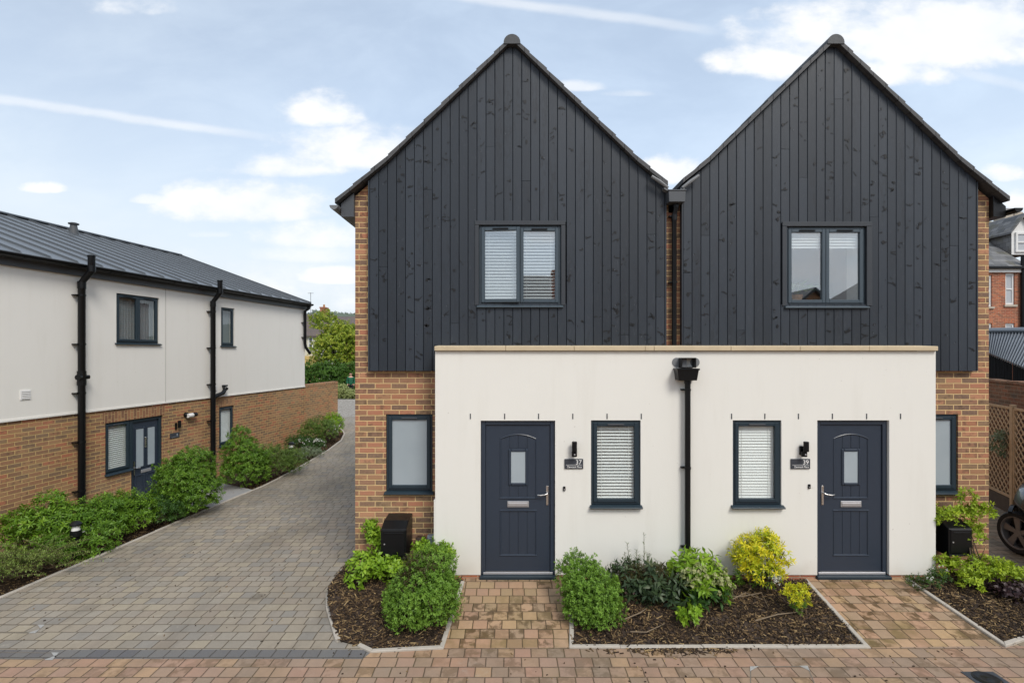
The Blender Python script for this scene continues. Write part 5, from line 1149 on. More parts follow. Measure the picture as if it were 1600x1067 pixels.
pts=[(0,0,.95),(0,0,1.12),(0,0,1.30),(0,0,1.42),(0,-.01,1.50),(0,-.02,1.56),(0,-.025,1.62),(0,-.02,1.68),
 (HW,0,1.40),(HW+.06,.02,1.14),(HW+.03,-.10,.92),(HW+.03,-.14,.84),(-HW,0,1.40),(-HW-.06,.02,1.14),(-HW-.03,-.10,.92),(-HW-.03,-.14,.84),
 (.09,0,.88),(.10,-.01,.48),(.10,.01,.09),(.10,-.13,.04),(-.09,0,.88),(-.10,-.01,.48),(-.10,.01,.09),(-.10,-.13,.04)]
ed=[(0,1),(1,2),(2,3),(3,4),(4,5),(5,6),(6,7),(3,8),(8,9),(9,10),(10,11),(3,12),(12,13),(13,14),(14,15),(0,16),(16,17),(17,18),(18,19),(0,20),(20,21),(21,22),(22,23)]
rad=[(.14,.10),(.13,.10),(.15,.11),(.12,.09),.052,.062,.085,.075,.055,.042,.032,.036,.055,.042,.032,.036,.08,.055,.04,.035,.08,.055,.04,.035]
skinned('body',pts,ed,rad,skin,o)
sw=[(0,0,.84),(0,0,1.12),(0,0,1.30),(0,0,1.42),(HW+.01,0,1.405),(HW+.065,.02,1.14),(HW+.035,-.09,.94),(-HW-.01,0,1.405),(-HW-.065,.02,1.14),(-HW-.035,-.09,.94)]
skinned('sweatshirt',sw,[(0,1),(1,2),(2,3),(3,4),(4,5),(5,6),(3,7),(7,8),(8,9)],[(.182,.14),(.165,.13),(.185,.14),(.14,.105),.072,.060,.048,.072,.060,.048],green,o)
skinned('trousers',[(0,0,1.02),(.09,0,.84),(.10,-.01,.48),(.10,.01,.10),(-.09,0,.86),(-.10,-.01,.48),(-.10,.01,.10)],[(0,1),(1,2),(2,3),(0,4),(4,5),(5,6)],[(.16,.12),.098,.075,.062,.098,.075,.062],trou,o)
MB().lathe([(.02,1.725),(.06,1.72),(.085,1.69),(.092,1.65),(.088,1.62)],(0,.012,0),14).build('hair',plain('brown hair',(.06,.035,.02),.7,.2,30),o,smooth=True)
fa=MB()
for x in (-.03,.03): fa.lathe([(.001,-.006),(.009,-.004),(.010,0)],(x,-.104,1.635),8,'y')
fa.build('eyes',MAT['black'],o)
MB().lathe([(.004,0),(.016,-.03),(.012,-.036)],(0,-.112,1.635),8).build('nose',skin,o,smooth=True); MB().box(-.022,.022,-.104,-.094,1.575,1.583).build('mouth',plain('lips',(.35,.13,.11),.5,.05,8),o)
for x in (-.088,.088): MB().lathe([(.006,-.03),(.018,-.01),(.018,.02),(.008,.032)],(x,-.01,1.63),8).build('ear',skin,o,smooth=True)
shoe=MB()
for x in (-.10,.10): shoe.box(x-.05,x+.05,-.19,.07,0,.075)
shoe.build('shoes',MAT['black'],o,bevel=.02)
# far houses
def simple_house(name,x0,x1,y0,y1,ze,zr,wall,roof_m,label,ridge='x',wins=(),chim=(),wm='white',zb=-.6,hip=0):
    o=empty(name,((x0+x1)/2,y0,zb),0,label,'house'); cx=(x0+x1)/2
    def T(mb): mb.v=[(v[0]-cx,v[1]-y0,v[2]-zb) for v in mb.v]; return mb
    w=MB(); w.add([(x0,y0,zb),(x1,y0,zb),(x1,y1,zb),(x0,y1,zb),(x0,y0,ze),(x1,y0,ze),(x1,y1,ze),(x0,y1,ze)],[(0,1,5,4),(1,2,6,5),(2,3,7,6),(3,0,4,7)])
    ym=(y0+y1)/2; ov=.3
    if ridge=='x':
        w.add([(x0,y0,ze),(x0,y1,ze),(x0,ym,zr-.1),(x1,y0,ze),(x1,y1,ze),(x1,ym,zr-.1)],[(0,2,1),(3,4,5)] if not hip else [(0,1,2)][:0])
        sl=(zr-ze)/(ym-y0)
        rr=[((x0-ov,y0-ov,ze-ov*sl),(x1+ov,y0-ov,ze-ov*sl),(x1+ov-hip,ym,zr),(x0-ov+hip,ym,zr)),((x1+ov,y1+ov,ze-ov*sl),(x0-ov,y1+ov,ze-ov*sl),(x0-ov+hip,ym,zr),(x1+ov-hip,ym,zr))]
        if hip: rr+=[((x0-ov,y1+ov,ze-ov*sl),(x0-ov,y0-ov,ze-ov*sl),(x0-ov+hip,ym,zr)),((x1+ov,y0-ov,ze-ov*sl),(x1+ov,y1+ov,ze-ov*sl),(x1+ov-hip,ym,zr))]
        fu=lambda c:c.x; 
    else:
        w.add([(x0,y0,ze),(x1,y0,ze),(cx,y0,zr-.1),(x0,y1,ze),(x1,y1,ze),(cx,y1,zr-.1)],[(0,1,2),(4,3,5)]); sl=(zr-ze)/(cx-x0)
        rr=[((x0-ov,y1+ov,ze-ov*sl),(x0-ov,y0-ov,ze-ov*sl),(cx,y0-ov,zr),(cx,y1+ov,zr)),((x1+ov,y0-ov,ze-ov*sl),(x1+ov,y1+ov,ze-ov*sl),(cx,y1+ov,zr),(cx,y0-ov,zr))]
        fu=lambda c:c.y
    T(w).build('wall',wall,o)
    r=MB()
    for q in rr: 
        n=len(q); r.add([p for p in q]+[(p[0],p[1],p[2]-.16) for p in q],[tuple(range(n)),tuple(reversed(range(n,2*n)))]+[(i,i+n,(i+1)%n+n,(i+1)%n) for i in range(n)])
    ro=T(r).build('roof',roof_m,o); uv_planar(ro,fu,lambda c:c.z*1.35)
    for (a,b,c,d) in wins:
        yq=y0-.03
        f=T(MB().box(a,b,yq,y0+.05,c,c+.1).box(a,b,yq,y0+.05,d-.1,d).box(a,a+.1,yq,y0+.05,c+.1,d-.1).box(b-.1,b,yq,y0+.05,c+.1,d-.1).box(a+.1,b-.1,yq,y0+.05,(c+d)/2-.04,(c+d)/2+.04)).build('window',MAT['whitepvc'],o)
        T(MB().box(a+.1,b-.1,y0-.012,y0+.0-.004,c+.1,d-.1)).build('pane',MAT['dark_glass'],f)
    for (a,b,ya,yb,za,zb_) in chim:
        c=T(MB().box(a,b,ya,yb,za,zb_).box(a-.06,b+.06,ya-.06,yb+.06,zb_-.15,zb_)).build('chimney',MAT['brick_red'],ro)
        T(MB().lathe([(.13,zb_),(.11,zb_+.35)],((a+b)/2,(ya+yb)/2,0),10)).build('chimney_pot',MAT['terracotta'],c)
    return o
m,nt=newmat('dark pane'); out(nt,(.03,.035,.04),.08,spec=.9); MAT['dark_glass']=m
ya=60; z6=lambda py: zz(py,ya)
hA=simple_house('distant_house',xx(425,ya),xx(501,ya),ya,ya+8,z6(522),z6(487),MAT['cream'],MAT['tile_brown'],'cream house with brown roof half hidden behind the tree','x',[(xx(482,ya),xx(489,ya),z6(546),z6(527)),(xx(480,ya),xx(494,ya),z6(578),z6(566))],[(xx(485,ya),xx(492.5,ya),ya+3,ya+4.2,z6(500),z6(476))])
MB().box(xx(478,ya)-xx(463,ya),xx(498,ya)-xx(463,ya),-.6,-.05,0,z6(556)+.6).build('yellow_porch',MAT['yellowwall'],hA)
ae=MB(); xq=xx(464.5,ya)-(xx(425,ya)+xx(501,ya))/2; ae.tube([(xq,4,z6(490)+.6),(xq,4,z6(451)+.6)],.03,6).tube([(xq-.35,4,z6(452)+.6),(xq+.35,4,z6(452)+.6)],.02,6)
for i in range(5): ae.tube([(xq-.3+.15*i,3.8,z6(452)+.6),(xq-.3+.15*i,4.2,z6(452)+.6)],.012,5)
ae.build('tv_aerial',MAT['lead'],hA)
simple_house('distant_house',xx(499,74),xx(600,74),74,83,zz(513,74),zz(491,74),MAT['brick_red'],MAT['tile_brown'],'long brown roofed house behind the tree top','x')
# haze toned wooded hill
vs=[];nx=60;ny=14
for j in range(ny):
    for i in range(nx):
        x=-700+1400*i/(nx-1); y=420+40*j; zb=-1+(58+7*mnoise.noise(Vector((x*.006,3,0))))*math.sin(min(1,(j/(ny-5)))*math.pi/2)
        vs.append((x,y,zb))
m,nt=newmat('haze toned wooded hill'); co=geopos(nt); out(nt,mixc(nt,noise(nt,co,.08,4),(.06,.085,.06),(.11,.14,.09)),.95)  # greyed blue green: distance haze is put into the hill colour
tag(MB().add(vs,[(j*nx+i,j*nx+i+1,(j+1)*nx+i+1,(j+1)*nx+i) for j in range(ny-1) for i in range(nx-1)]).build('hills',m,None,smooth=True),kind='structure')
q=np.random.default_rng(2); n=800; X=q.uniform(-520,60,n); Yy=q.uniform(700,900,n)
bl=[(x,y,60+6*mnoise.noise(Vector((x*.02,y*.01,0)))-(900-y)*.02,q.uniform(3,6),4,q.uniform(3,6)) for x,y in zip(X,Yy)]
b,a,n_,l,w_,rv=shoots(77,bl,16000,4,2.0,1.4,inner=.7); MAT['leaf_far']=leaf_mat('haze tinted wood leaves',[(.07,.105,.075),(.10,.145,.10),(.14,.185,.125),(.17,.21,.14)],.2)  # leaf tones paled towards blue, air haze painted into them
o=leafmesh('distant_wood',b,a,n_,l,w_,rv,MAT['leaf_far'],None); tag(o,'haze tinted green wood on the skyline left of the timber house','wood',kind='stuff')

# ================================================================== right hand side
fd=Vector((-.30,-.81)).normalized()
P0=Vector((xx(1582.5,9.9),9.9))
fa_=math.atan2(fd.y,fd.x)
o=empty('trellis_fence',(P0.x,P0.y,0),fa_,'brown diagonal lattice trellis fence on the right','fence')
def lattice(u0,u1,z0,z1):
    m=MB(); m.box(u0,u1,-.018,.018,z0,z0+.045).box(u0,u1,-.018,.018,z1-.045,z1)
    m.box(u0,u0+.035,-.018,.018,z0,z1).box(u1-.035,u1,-.018,.018,z0,z1)
    step=.105; wd=.024
    for sgn in (1,-1):
        c=-(z1-z0) if sgn>0 else 0
        while c<(u1-u0)+(z1-z0):
            # lath from (u0+c, z0) going 45 degrees
            a=max(0,-c) if sgn>0 else max(0,c-(u1-u0)); b=min(z1-z0,(u1-u0)-c) if sgn>0 else min(z1-z0,c)
            if b-a>.05:
                ua,ub=(u0+c+a,u0+c+b) if sgn>0 else (u0+c-a,u0+c-b); h=wd*.7; y=.006*sgn
                m.add([(ua-h,y-.005,z0+a),(ua+h,y-.005,z0+a),(ub+h,y-.005,z0+b),(ub-h,y-.005,z0+b),(ua-h,y+.005,z0+a),(ua+h,y+.005,z0+a),(ub+h,y+.005,z0+b),(ub-h,y+.005,z0+b)],[(0,1,2,3),(7,6,5,4),(0,4,5,1),(1,5,6,2),(2,6,7,3),(3,7,4,0)])
            c+=step*1.414
    return m
for u0 in (-3.66,-1.83,0,1.83):
    lattice(u0+.045,u0+1.83-.045,.15,1.92).build('lattice_panel',MAT['wood'],o); MB().box(u0-.04,u0+.04,-.035,.045,-.2,1.97).build('post',MAT['wood'],o,bevel=.004)
    MB().box(u0+.045,u0+1.785,-.012,.012,-.16,.14).build('gravel_board',MAT['bark'],o)
q_=bush('climbing_plant',(xx(1564,10.2)-.02,10.15,.0),'grey green climber on the trellis fence','climber',[(0,0,1.25,.12,.06,.10),(-.08,0,1.05,.14,.06,.12),(.05,0,.9,.08,.05,.08)],'silver',36,7,.11,.03,70,stems=0,inner=.2)
nv=Vector((-fd.y,fd.x)) # to the right of the run seen from the camera
if nv.x<0: nv=-nv
B0=P0+nv*.28
o=empty('old_brick_wall',(B0.x,B0.y,-.16),fa_,'weathered old brick wall behind the trellis fence','wall')
MB().box(-6.5,5,-.0 if False else -.11,.11,0,2.50).build('brickwork',MAT['brick_old'],o); 
cp=MB()
for i in range(52): cp.box(-6.5+.22*i,-6.5+.22*i+.205,-.125,.125,2.50+rnd.uniform(0,.012),2.56+rnd.uniform(-.01,.012))
cp.build('coping_bricks',MAT['brick_old'],o)
# black boarded shed with corrugated roof
A=Vector((xx(1538,13.4),13.4,zz(549.5,13.4))); Bq=Vector((xx(1606,10.3),10.3,zz(577.5,10.3))); T1_=Vector((xx(1538,16.5),16.5,zz(519,16.5))); T2_=Vector((xx(1640,13.3),13.3,zz(518.5,13.3)))
o=empty('boarded_shed',(A.x,A.y,-.16),0,'black boarded shed with grey corrugated roof behind the old wall','shed')
def loc(v): return (v.x-A.x,v.y-A.y,v.z+.16)
m=MB(); nu=46; nw=2
def bil(u,w): return (A.lerp(Bq,u)).lerp(T1_.lerp(T2_,u),w)
nrm_=((Bq-A).cross(T1_-A)).normalized(); nrm_= nrm_ if nrm_.z>0 else -nrm_
nn=160; vs=[]
for i in range(nn+1):
    u=i/nn*1.0; h=.035*math.cos(i*2*math.pi/8)
    for w in (0,1): vs.append(loc(bil(u,w)+nrm_*h))
    for w in (0,1): vs.append(loc(bil(u,w)+nrm_*(h-.012)))
m.add(vs,[(4*i,4*i+4,4*i+5,4*i+1) for i in range(nn)]+[(4*i+2,4*i+3,4*i+7,4*i+6) for i in range(nn)]+[(4*i,4*i+2,4*i+6,4*i+4) for i in range(nn)]+[(4*i+1,4*i+5,4*i+7,4*i+3) for i in range(nn)])
m.build('corrugated_roof',MAT['corr'],o)
m=MB(); m.tube([loc(T1_+nrm_*.05),loc(T2_+nrm_*.05)],.085,8); m.build('ridge_flashing',MAT['corr'],o,smooth=True)
m=MB(); n=30
for i in range(n):
    a=A.lerp(Bq,(i+.04)/n); b=A.lerp(Bq,(i+.96)/n); z0=0
    for P in (a,b): P.x+=.12; P.y+=.06
    pa,pb=loc(a),loc(b); dx=rnd.uniform(0,.015)
    m.add([(pa[0]+dx,pa[1],0),(pb[0]+dx,pb[1],0),(pb[0]+dx,pb[1],pb[2]-.04),(pa[0]+dx,pa[1],pa[2]-.04),(pa[0]+.03+dx,pa[1]+.02,0),(pb[0]+.03+dx,pb[1]+.02,0),(pb[0]+.03+dx,pb[1]+.02,pb[2]-.04),(pa[0]+.03+dx,pa[1]+.02,pa[2]-.04)],[(0,1,2,3),(7,6,5,4),(0,4,5,1),(1,5,6,2),(2,6,7,3),(3,7,4,0)])
m.build('boarding',MAT['blackboards'],o)
# red brick house with dormer
yv=24.0; V=lambda px:xx(px,yv); ZV=lambda py:zz(py,yv)
vx0,vx1=V(1500),V(1598)
o=empty('red_brick_house',((vx0+vx1)/2,yv,-.2),0,'old red brick house with white sash windows and slate roof','house'); cx=(vx0+vx1)/2
def T(mb): mb.v=[(v[0]-cx,v[1]-yv,v[2]+.2) for v in mb.v]; return mb
vw=[(V(1571),V(1585.5),ZV(476),ZV(427)),(V(1537),V(1550),ZV(479),ZV(430)),(V(1571),V(1585.5),ZV(540),ZV(505)),(V(1537),V(1550),ZV(540),ZV(505))]
m=MB(); wall_open(m,vx0,vx1,-.2,ZV(421),yv,.3,vw); m.add([(vx1,yv,-.2),(vx1,yv+9,-.2),(vx1,yv+9,ZV(421)),(vx1,yv,ZV(421))],[(0,1,2,3)]).add([(vx0,yv,-.2),(vx0,yv+9,-.2),(vx0,yv+9,ZV(421)),(vx0,yv,ZV(421))],[(3,2,1,0)])
T(m).build('brick_wall',MAT['brick_red'],o)
for a,b,c,d in vw:
    f=T(MB().box(a,a+.08,yv+.05,yv+.12,c,d).box(b-.08,b,yv+.05,yv+.12,c,d).box(a+.08,b-.08,yv+.05,yv+.12,d-.08,d).box(a+.08,b-.08,yv+.05,yv+.12,c,c+.08).box(a+.08,b-.08,yv+.045,yv+.11,(c+d)/2-.03,(c+d)/2+.03)).build('sash_window',MAT['whitepvc'],o)
    T(MB().box(a+.08,b-.08,yv+.08,yv+.09,c+.08,d-.08)).build('pane',MAT['pale_pane'] if a>V(1560) else MAT['dark_glass'],f)
    T(MB().box(a-.08,b+.08,yv-.06,yv+.06,c-.1,c-.004)).build('sill',MAT['chimney_pot'],f)
ars=MB()
for a,b,c,d in vw: ars.box(a-.05,b+.05,yv-.006,yv+.05,d+.004,d+.21)
T(ars).build('brick_arches',MAT['brick_sold_red'],o)
T(MB().box(vx0-.1,vx1+.1,yv-.10,yv-.002,ZV(426),ZV(420.5))).build('white_fascia',MAT['whitepvc'],o)
T(MB().box(vx0-.1,vx1+.1,yv-.24,yv-.102,ZV(421),ZV(417))).build('gutter',MAT['black'],o,bevel=.02)
yr=yv+3.6; zr=zz(350,yr); ze=ZV(418)
r=MB().add([(vx0-.1,yv-.2,ze),(vx1+.15,yv-.2,ze),(vx1+.15,yr,zr),(vx0-.1,yr,zr),(vx0-.1,yr+3.8,ze),(vx1+.15,yr+3.8,ze)],[(0,1,2,3),(3,2,5,4)]); ro=T(r).build('roof',MAT['slate_old'],o); uv_planar(ro,lambda c:c.x,lambda c:c.z*1.6)
rt=MB(); 
for i in range(14): rt.lathe([(.15,0),(.15,.40)],(vx0+.42*i-.1,yr,zr-.02),12,'x')
T(rt).build('ridge_tiles',MAT['mossy'],ro,smooth=True)
T(MB().add([(vx1+.1,yv-.2,ze),(vx1+.1,yr+3.8,ze),(vx1+.1,yr,zr-.05)],[(0,1,2)])).build('gable_wall',MAT['brick_red'],o)
ch=T(MB().box(xx(1562,yr+1.5),xx(1576,yr+1.5),yr+1.2,yr+1.9,zr-.8,zz(332,yr+1.2)).box(xx(1577,yr+1.5),xx(1591,yr+1.5),yr+1.2,yr+1.9,zr-.8,zz(331,yr+1.2))).build('chimney',MAT['chimney_pot'],ro,bevel=.02)
T(MB().box(xx(1560,yr+1.5),xx(1583,yr+1.5),yr+1.1,yr+2.0,zz(331.5,yr+1.2),zz(326,yr+1.2))).build('chimney_slab',MAT['slab'],ch,bevel=.02)
yd=yv+.9; dm=MB(); dx0,dx1=xx(1580.5,yd),xx(1612,yd); dz0,dz1=zz(398,yd),zz(362,yd); apx=(dx0+dx1)/2; apz=zz(338,yd)
dm.add([(dx0,yd,dz0),(dx1,yd,dz0),(dx1,yd,dz1),(apx,yd,apz),(dx0,yd,dz1),(dx0,yd+3,dz0),(dx0,yd+3,dz1),(dx1,yd+3,dz0),(dx1,yd+3,dz1),(apx,yd+3,apz)],[(0,1,2,3,4),(0,4,6,5),(1,7,8,2)])
d=T(dm).build('dormer',MAT['whitepvc'],o); d.data.materials.append(MAT['slate_hung']); uv_planar(d,lambda c:c.y,lambda c:c.z)
for f_ in d.data.polygons: f_.material_index=1 if abs(f_.normal.x)>.7 else 0
rr=MB()
for sx,xe in ((-1,dx0),(1,dx1)):
    e=(xe+sx*.2,dz1-.14); p=[(apx,apz+.12),(apx,apz+.02),(e[0],e[1]),(e[0],e[1]+.1)]; rr.prism_y(p,yd-.2,yd+3)
ro2=T(rr).build('dormer_roof',MAT['slate_old'],d); uv_planar(ro2,lambda c:c.y,lambda c:c.z*1.4)
wf=MB(); a,b,c_,e_=dx0+.16,dx1-.16,dz0+.12,dz1-.05
wf.box(a,a+.09,yd-.07,yd-.003,c_,e_).box(b-.09,b,yd-.07,yd-.003,c_,e_).box(a+.09,b-.09,yd-.07,yd-.003,e_-.09,e_).box(a+.09,b-.09,yd-.07,yd-.003,c_,c_+.09).box(a+.09,b-.09,yd-.075,yd-.003,(c_+e_)/2-.035,(c_+e_)/2+.035)
T(wf).build('dormer_sash',MAT['whitepvc'],d); T(MB().box(a+.09,b-.09,yd-.03,yd-.012,c_+.09,e_-.09)).build('dormer_pane',MAT['pale_pane'],d)
T(MB().tube([(vx1-.08,yv-.1,ZV(400)),(vx1-.08,yv-.1,-.2)],.09,10)).build('downpipe',MAT['black'],o,smooth=True)

# car nosing out from beside the trellis, front wheel turned
cyaw=math.atan2(.70,-.714)   # heading toward the camera
cc=Vector((xx(1598,7.99),7.99)); hd=Vector((-cc.x,-cc.y)).normalized(); hd=Vector((hd.x*math.cos(R(-8))-hd.y*math.sin(R(-8)),hd.x*math.sin(R(-8))+hd.y*math.cos(R(-8)))); rt_=Vector((-hd.y,hd.x))  # rt_: to image left?
if rt_.x>0: rt_=-rt_
# root at the front axle on the near side; local x = heading, local y = outwards (left in the picture)
ang=math.atan2(hd.y,hd.x); sgn=1 if Vector((-math.sin(ang),math.cos(ang))).dot(rt_)>0 else -1
o=empty('parked_car',(cc.x,cc.y,RZ),ang,'dark grey parked car with black alloy wheel cut by the right border','car')
Wd=1.8; yo=.13
def Y_(d): return sgn*(yo-d)     # d metres inward from the wheel side
secs=[(.80,.40,.66,.70,.56),(.72,.22,.80,.84,.50),(.46,.20,.90,.96,.42),(.40,.66,.94,1.0,.20),(0,.70,1.0,1.07,.0),(-.38,.68,1.02,1.09,.0),(-.46,.20,1.02,1.09,.0),(-.6,.20,1.02,1.09,.0),(-1.1,.20,.99,1.42,.0),(-2.0,.20,1.0,1.55,.0),(-3.0,.22,1.0,1.50,.02),(-3.5,.3,.95,1.05,.08)]
m=MB(); rings=[]
for (x,zb,zs,zt,ins) in secs:
    ins_t=ins+(.42 if zt>1.2 else .16); L=[(x,Y_(ins+.04),zb),(x,Y_(ins),zb+.12),(x,Y_(ins),zs-.18),(x,Y_(ins+.05),zs),(x,Y_(ins_t),zt),(x,Y_(Wd-ins_t),zt),(x,Y_(Wd-ins-.05),zs),(x,Y_(Wd-ins),zs-.18),(x,Y_(Wd-ins),zb+.12),(x,Y_(Wd-ins-.04),zb)]
    rings.append(L)
k=10; vs=[v for L in rings for v in L]; fs=[tuple(range(k)),tuple(range(len(vs)-k,len(vs)))]
for i in range(len(rings)-1):
    for j in range(k): fs.append((i*k+j,i*k+(j+1)%k,(i+1)*k+(j+1)%k,(i+1)*k+j))
m.add(vs,fs); bd=m.build('body',MAT['carpaint'],o,smooth=True)
md=bd.modifiers.new('sub','SUBSURF'); md.levels=1; md.render_levels=2
def wheel(x,d,steer,vis):
    c=(x,Y_(d),.325); w=empty('wheel',c,steer); w.parent=o
    w2=MB().lathe([(.235,-.11),(.30,-.115),(.322,-.09),(.325,0),(.322,.09),(.30,.115),(.235,.11)],(0,0,0),36,'y',False); t=w2.build('tyre',MAT['tyre'],w,smooth=True)
    s=MB(); s.lathe([(.236,-.09),(.25,-.098),(.255,-.11),(.24,-.112),(.228,-.10),(.228,.1),(.24,.112),(.255,.11),(.25,.098),(.236,.09)],(0,0,0),36,'y',False)
    for i in range(5):
        a=2*math.pi*i/5+.3
        for q in (-1,1):
            u=Vector((math.cos(a),math.sin(a))); v=Vector((-u.y,u.x)); 
        P=[u*.05-v*.03,u*.05+v*.03,u*.235+v*.075,u*.235-v*.035]
        for yy in (.07,-.07): s.add([(p.x,yy+.012,p.y) for p in P]+[(p.x,yy-.012,p.y) for p in P],[(0,1,2,3),(7,6,5,4),(0,4,5,1),(1,5,6,2),(2,6,7,3),(3,7,4,0)])
    s.lathe([(.001,-.085),(.06,-.085),(.06,.085),(.001,.085)],(0,0,0),18,'y'); s.build('rim',MAT['alloy'],w,smooth=True)
    MB().lathe([(.001,-.03),(.19,-.03),(.19,.03),(.001,.03)],(0,0,0),24,'y').build('brake_disc',MAT['blackmetal'],w,smooth=True)
st_=-sgn*R(55)
wheel(0,.13,st_,1); wheel(0,Wd-.13,st_,0); wheel(-2.7,.13,0,0); wheel(-2.7,Wd-.13,0,0)
arch=MB(); pr=[(.37*math.cos(R(a)),.325+.37*math.sin(R(a))) for a in range(58,160,12)]+[(.41*math.cos(R(a)),.325+.41*math.sin(R(a))) for a in range(154,57,-12)]
arch.prism_y(pr,min(Y_(-.006),Y_(.04)),max(Y_(-.006),Y_(.04))); arch.build('wheel_arch',MAT['black'],o,smooth=True)
for dd in (.74,Wd-.74): MB().box(.62,.74,min(Y_(dd-.16),Y_(dd+.16)),max(Y_(dd-.16),Y_(dd+.16)),.60,.68).build('headlight',MAT['dark_glass'],o,bevel=.02)
MB().box(.70,.80,min(Y_(.7),Y_(Wd-.7)),max(Y_(.7),Y_(Wd-.7)),.28,.46).build('grille',MAT['black'],o,bevel=.02)

# ================================================================== houses across the road, seen in the window panes
simple_house('opposite_house',-1.6,13.2,-23,-14,5.3,7.9,MAT['brick'],MAT['slate'],'slate roofed brick house across the road, mirrored in the left upper window','x',[(1,2.2,3.3,4.5),(5,6.2,3.3,4.5),(9,10.2,3.3,4.5)],[(2.3,3.2,-15.4,-14.4,4.5,7.6)],hip=2.2)
simple_house('opposite_house',13.6,19,-22,-13.5,4.2,6.5,MAT['brick'],MAT['slate'],'gabled slate roofed house across the road, mirrored in the right upper window','y',[(15.4,16.8,3.2,4.4)])
simple_house('opposite_house',20.5,32,-24,-15,5.2,8.6,MAT['brick'],MAT['slate'],'large hipped house across the road, mirrored at the right window edge','x',[(22,23.2,3.2,4.4)],hip=4.5)
HAZE=(.53,.575,.61); HAZE2=(.58,.68,.795); CLD0=(.62,.645,.68); CLD1=(.69,.69,.69); SUNE=1.55; SUNA=R(20); EXPO=0.63
# ================================================================== light, sky, camera
SUN_EL,SUN_AZ=R(46),R(150)      # azimuth from +y towards +x: behind the camera, a little to its right
wd=bpy.data.worlds.new('World'); scene.world=wd; wd.use_nodes=True; nt=wd.node_tree; nt.nodes.clear()
sky=N(nt,'ShaderNodeTexSky',{'sky_type':'NISHITA','sun_disc':False,'sun_elevation':SUN_EL,'sun_rotation':SUN_AZ,'air_density':1.0,'dust_density':1.6,'ozone_density':1.0})
SKY=.105
dirn=N(nt,'ShaderNodeTexCoord').outputs['Generated']; sp=N(nt,'ShaderNodeSeparateXYZ',i0=dirn)
yy=Mt(nt,'MAXIMUM',sp.outputs[1],.02); u=Mt(nt,'DIVIDE',sp.outputs[0],yy); v=Mt(nt,'DIVIDE',sp.outputs[2],yy)
uv=N(nt,'ShaderNodeCombineXYZ',i0=u,i1=v,i2=0.0).outputs[0]
n1=noise(nt,scalev(nt,uv,(1.0,1.7,1)),6.5,7,.58); n2=noise(nt,scalev(nt,uv,(1.0,2.2,1)),2.4,6,.6,.3)
n1c=Mt(nt,'SUBTRACT',n1,.5); n2c=Mt(nt,'SUBTRACT',n2,.5)
def blob(px,py,rx,ry,soft=.55,amp=2.4,op=1.0):
    soft*=1.6; amp*=1.12
    u0,v0,a,b=(px-800)/F,(551-py)/F,rx/F,ry/F
    du=Mt(nt,'DIVIDE',Mt(nt,'SUBTRACT',u,u0),a); dvv=Mt(nt,'DIVIDE',Mt(nt,'SUBTRACT',v,v0),b)
    # flat bases: the lower half of a cumulus falls off faster
    dvv=Mt(nt,'MULTIPLY',dvv,Mt(nt,'MULTIPLY_ADD',Mt(nt,'LESS_THAN',dvv,0.0),1.25,1.0))
    d=Mt(nt,'ADD',Mt(nt,'MULTIPLY',du,du),Mt(nt,'MULTIPLY',dvv,dvv))
    f=Mt(nt,'ADD',Mt(nt,'SUBTRACT',1.0,d),Mt(nt,'MULTIPLY',n1c,amp*1.6))
    return Mt(nt,'MULTIPLY',smooth(nt,f,0.0,soft),op)
CL=[(1430,76,320,90,.5,1.3,1),(1490,52,230,70,.5,1.2,1),(300,440,270,46,1.3,2.2,.75),(480,400,110,26,.9,2.2,.7),(1215,102,125,48,.6,1.7,1),(1330,114,200,52,.6,1.6,1),(508,183,80,46,.55,1.8,1),(562,242,165,62,.6,1.8,1),(445,264,130,36,.7,2.1,.95),(398,328,160,58,.6,1.9,1),(500,374,130,42,.7,2.1,.95),(330,368,40,10,.8,2,.5),(66,297,46,16,.45,1.5,1),(232,314,30,12,.7,2,.7),(205,16,95,26,.8,2.4,.75),(1058,276,70,38,.45,1.8,1),(525,436,66,20,.5,2.2,.8),(430,478,220,40,.9,2.4,.8),(1570,276,50,24,.5,2,1),(1610,318,60,30,.6,2,.9),(905,137,44,14,.8,2,.6),(985,148,40,9,.9,2,.4),(700,440,200,36,1.2,2.6,.6),(100,440,160,30,1.2,2.6,.4)]
cm=None
for c in CL:
    b=blob(*c); cm=b if cm is None else Mt(nt,'MAXIMUM',cm,b)
def trail(x0,y0,x1,y1,w0,w1,op):
    a=Vector(((x0-800)/F,(551-y0)/F)); b=Vector(((x1-800)/F,(551-y1)/F)); d=b-a; L=d.length; d/=L
    s=Mt(nt,'ADD',Mt(nt,'MULTIPLY',Mt(nt,'SUBTRACT',u,a.x),d.x),Mt(nt,'MULTIPLY',Mt(nt,'SUBTRACT',v,a.y),d.y))
    e=Mt(nt,'ADD',Mt(nt,'MULTIPLY',Mt(nt,'SUBTRACT',u,a.x),-d.y),Mt(nt,'MULTIPLY',Mt(nt,'SUBTRACT',v,a.y),d.x))
    e=Mt(nt,'ADD',e,Mt(nt,'MULTIPLY',n1c,.016)); t=Mt(nt,'DIVIDE',s,L)
    wdt=Mt(nt,'MULTIPLY_ADD',t,(w1-w0)/F,w0/F)
    m=smooth(nt,Mt(nt,'DIVIDE',Mt(nt,'ABSOLUTE',e),wdt),1.0,.15); m=Mt(nt,'MULTIPLY',m,Mt(nt,'MULTIPLY',smooth(nt,t,-.15,.08),smooth(nt,t,1.05,.75)))
    return Mt(nt,'MULTIPLY',m,Mt(nt,'MULTIPLY',op,Mt(nt,'ADD',.75,n2c)))
tr=trail(-150,135,440,218,11,10,.72)
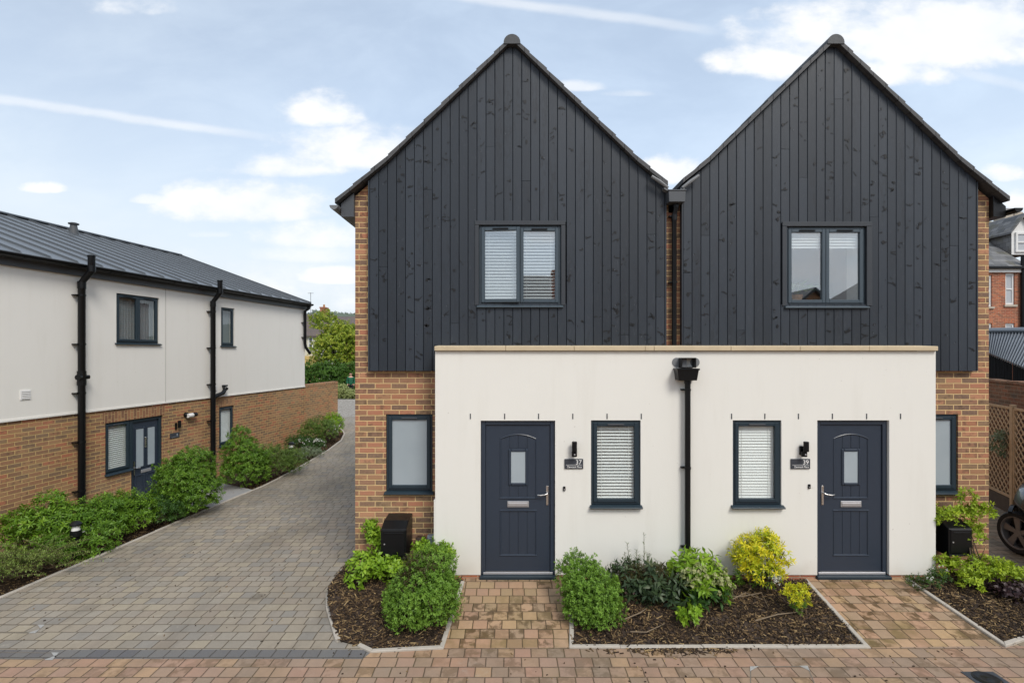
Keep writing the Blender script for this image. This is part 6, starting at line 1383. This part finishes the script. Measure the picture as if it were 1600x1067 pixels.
for a in ((690,-10,1130,50,13,11,.62),(1480,105,1680,160,12,12,.35)): tr=Mt(nt,'MAXIMUM',tr,trail(*a))
# generic broken cloud over the rest of the dome (behind the camera too)
dome=N(nt,'ShaderNodeVectorMath',{'operation':'DIVIDE'},i0=dirn,i1=N(nt,'ShaderNodeCombineXYZ',i0=Mt(nt,'ADD',Mt(nt,'ABSOLUTE',sp.outputs[2]),.12),i1=Mt(nt,'ADD',Mt(nt,'ABSOLUTE',sp.outputs[2]),.12),i2=1.0).outputs[0]).outputs[0]
gen=smooth(nt,noise(nt,scalev(nt,dome,(1,1,0)),.75,6,.6),.44,.62)
back=Mt(nt,'MAXIMUM',smooth(nt,sp.outputs[1],.05,-.1),smooth(nt,sp.outputs[2],.62,.75))
gen=Mt(nt,'MULTIPLY',gen,back)
front=smooth(nt,sp.outputs[1],.05,.2)
cm=Mt(nt,'MULTIPLY',Mt(nt,'MAXIMUM',cm,tr),front); cm=Mt(nt,'MAXIMUM',cm,gen)
skc=N(nt,'ShaderNodeVectorMath',{'operation':'SCALE'},i0=sky.outputs[0]); skc.inputs[3].default_value=SKY; skc=skc.outputs[0]
# thin high haze whitening the lower sky and streaking the blue
ev=sp.outputs[2]
hz=Mt(nt,'MINIMUM',Mt(nt,'ADD',Mt(nt,'MULTIPLY',smooth(nt,ev,.50,.02),.50),Mt(nt,'MULTIPLY_ADD',smooth(nt,n2,.35,.75),.16,.46)),.96)
hzc=mixc(nt,smooth(nt,ev,.0,.42),HAZE,HAZE2)
hzc=mixc(nt,Mt(nt,'MULTIPLY',smooth(nt,u,.05,-.9),.5),hzc,HAZE)
col=mixc(nt,hz,skc,hzc)
shade=smooth(nt,Mt(nt,'ADD',n1,Mt(nt,'MULTIPLY',n2c,.5)),.3,.75)
col=mixc(nt,cm,col,mixc(nt,shade,CLD0,CLD1))
bg=N(nt,'ShaderNodeBackground',Color=col,Strength=1.0); N(nt,'ShaderNodeOutputWorld',Surface=bg.outputs[0])
sd=bpy.data.lights.new('sun','SUN'); sd.energy=SUNE; sd.angle=SUNA; sd.color=(1,.945,.865); so=bpy.data.objects.new('sun',sd); COL.objects.link(so)
S=Vector((math.sin(SUN_AZ)*math.cos(SUN_EL),math.cos(SUN_AZ)*math.cos(SUN_EL),math.sin(SUN_EL))); so.rotation_euler=(-S).to_track_quat('-Z','Y').to_euler(); so.location=(0,-20,30)
cd=bpy.data.cameras.new('camera'); cam=bpy.data.objects.new('camera',cd); COL.objects.link(cam); scene.camera=cam
cam.location=(0,0,H); cam.rotation_euler=(R(90),0,0); cd.lens=18; cd.sensor_width=36; cd.shift_y=(551-533.5)/1600; cd.clip_end=6000; cd.clip_start=.1
vsx=scene.view_settings; scene.display_settings.display_device='sRGB'; vsx.view_transform='Standard'; vsx.look='None'; vsx.exposure=EXPO; vsx.gamma=1; vsx.use_curve_mapping=False
scene.cycles.max_bounces=8; scene.cycles.transparent_max_bounces=12; scene.cycles.diffuse_bounces=3; scene.cycles.glossy_bounces=4; scene.cycles.caustics_reflective=False; scene.cycles.caustics_refractive=False
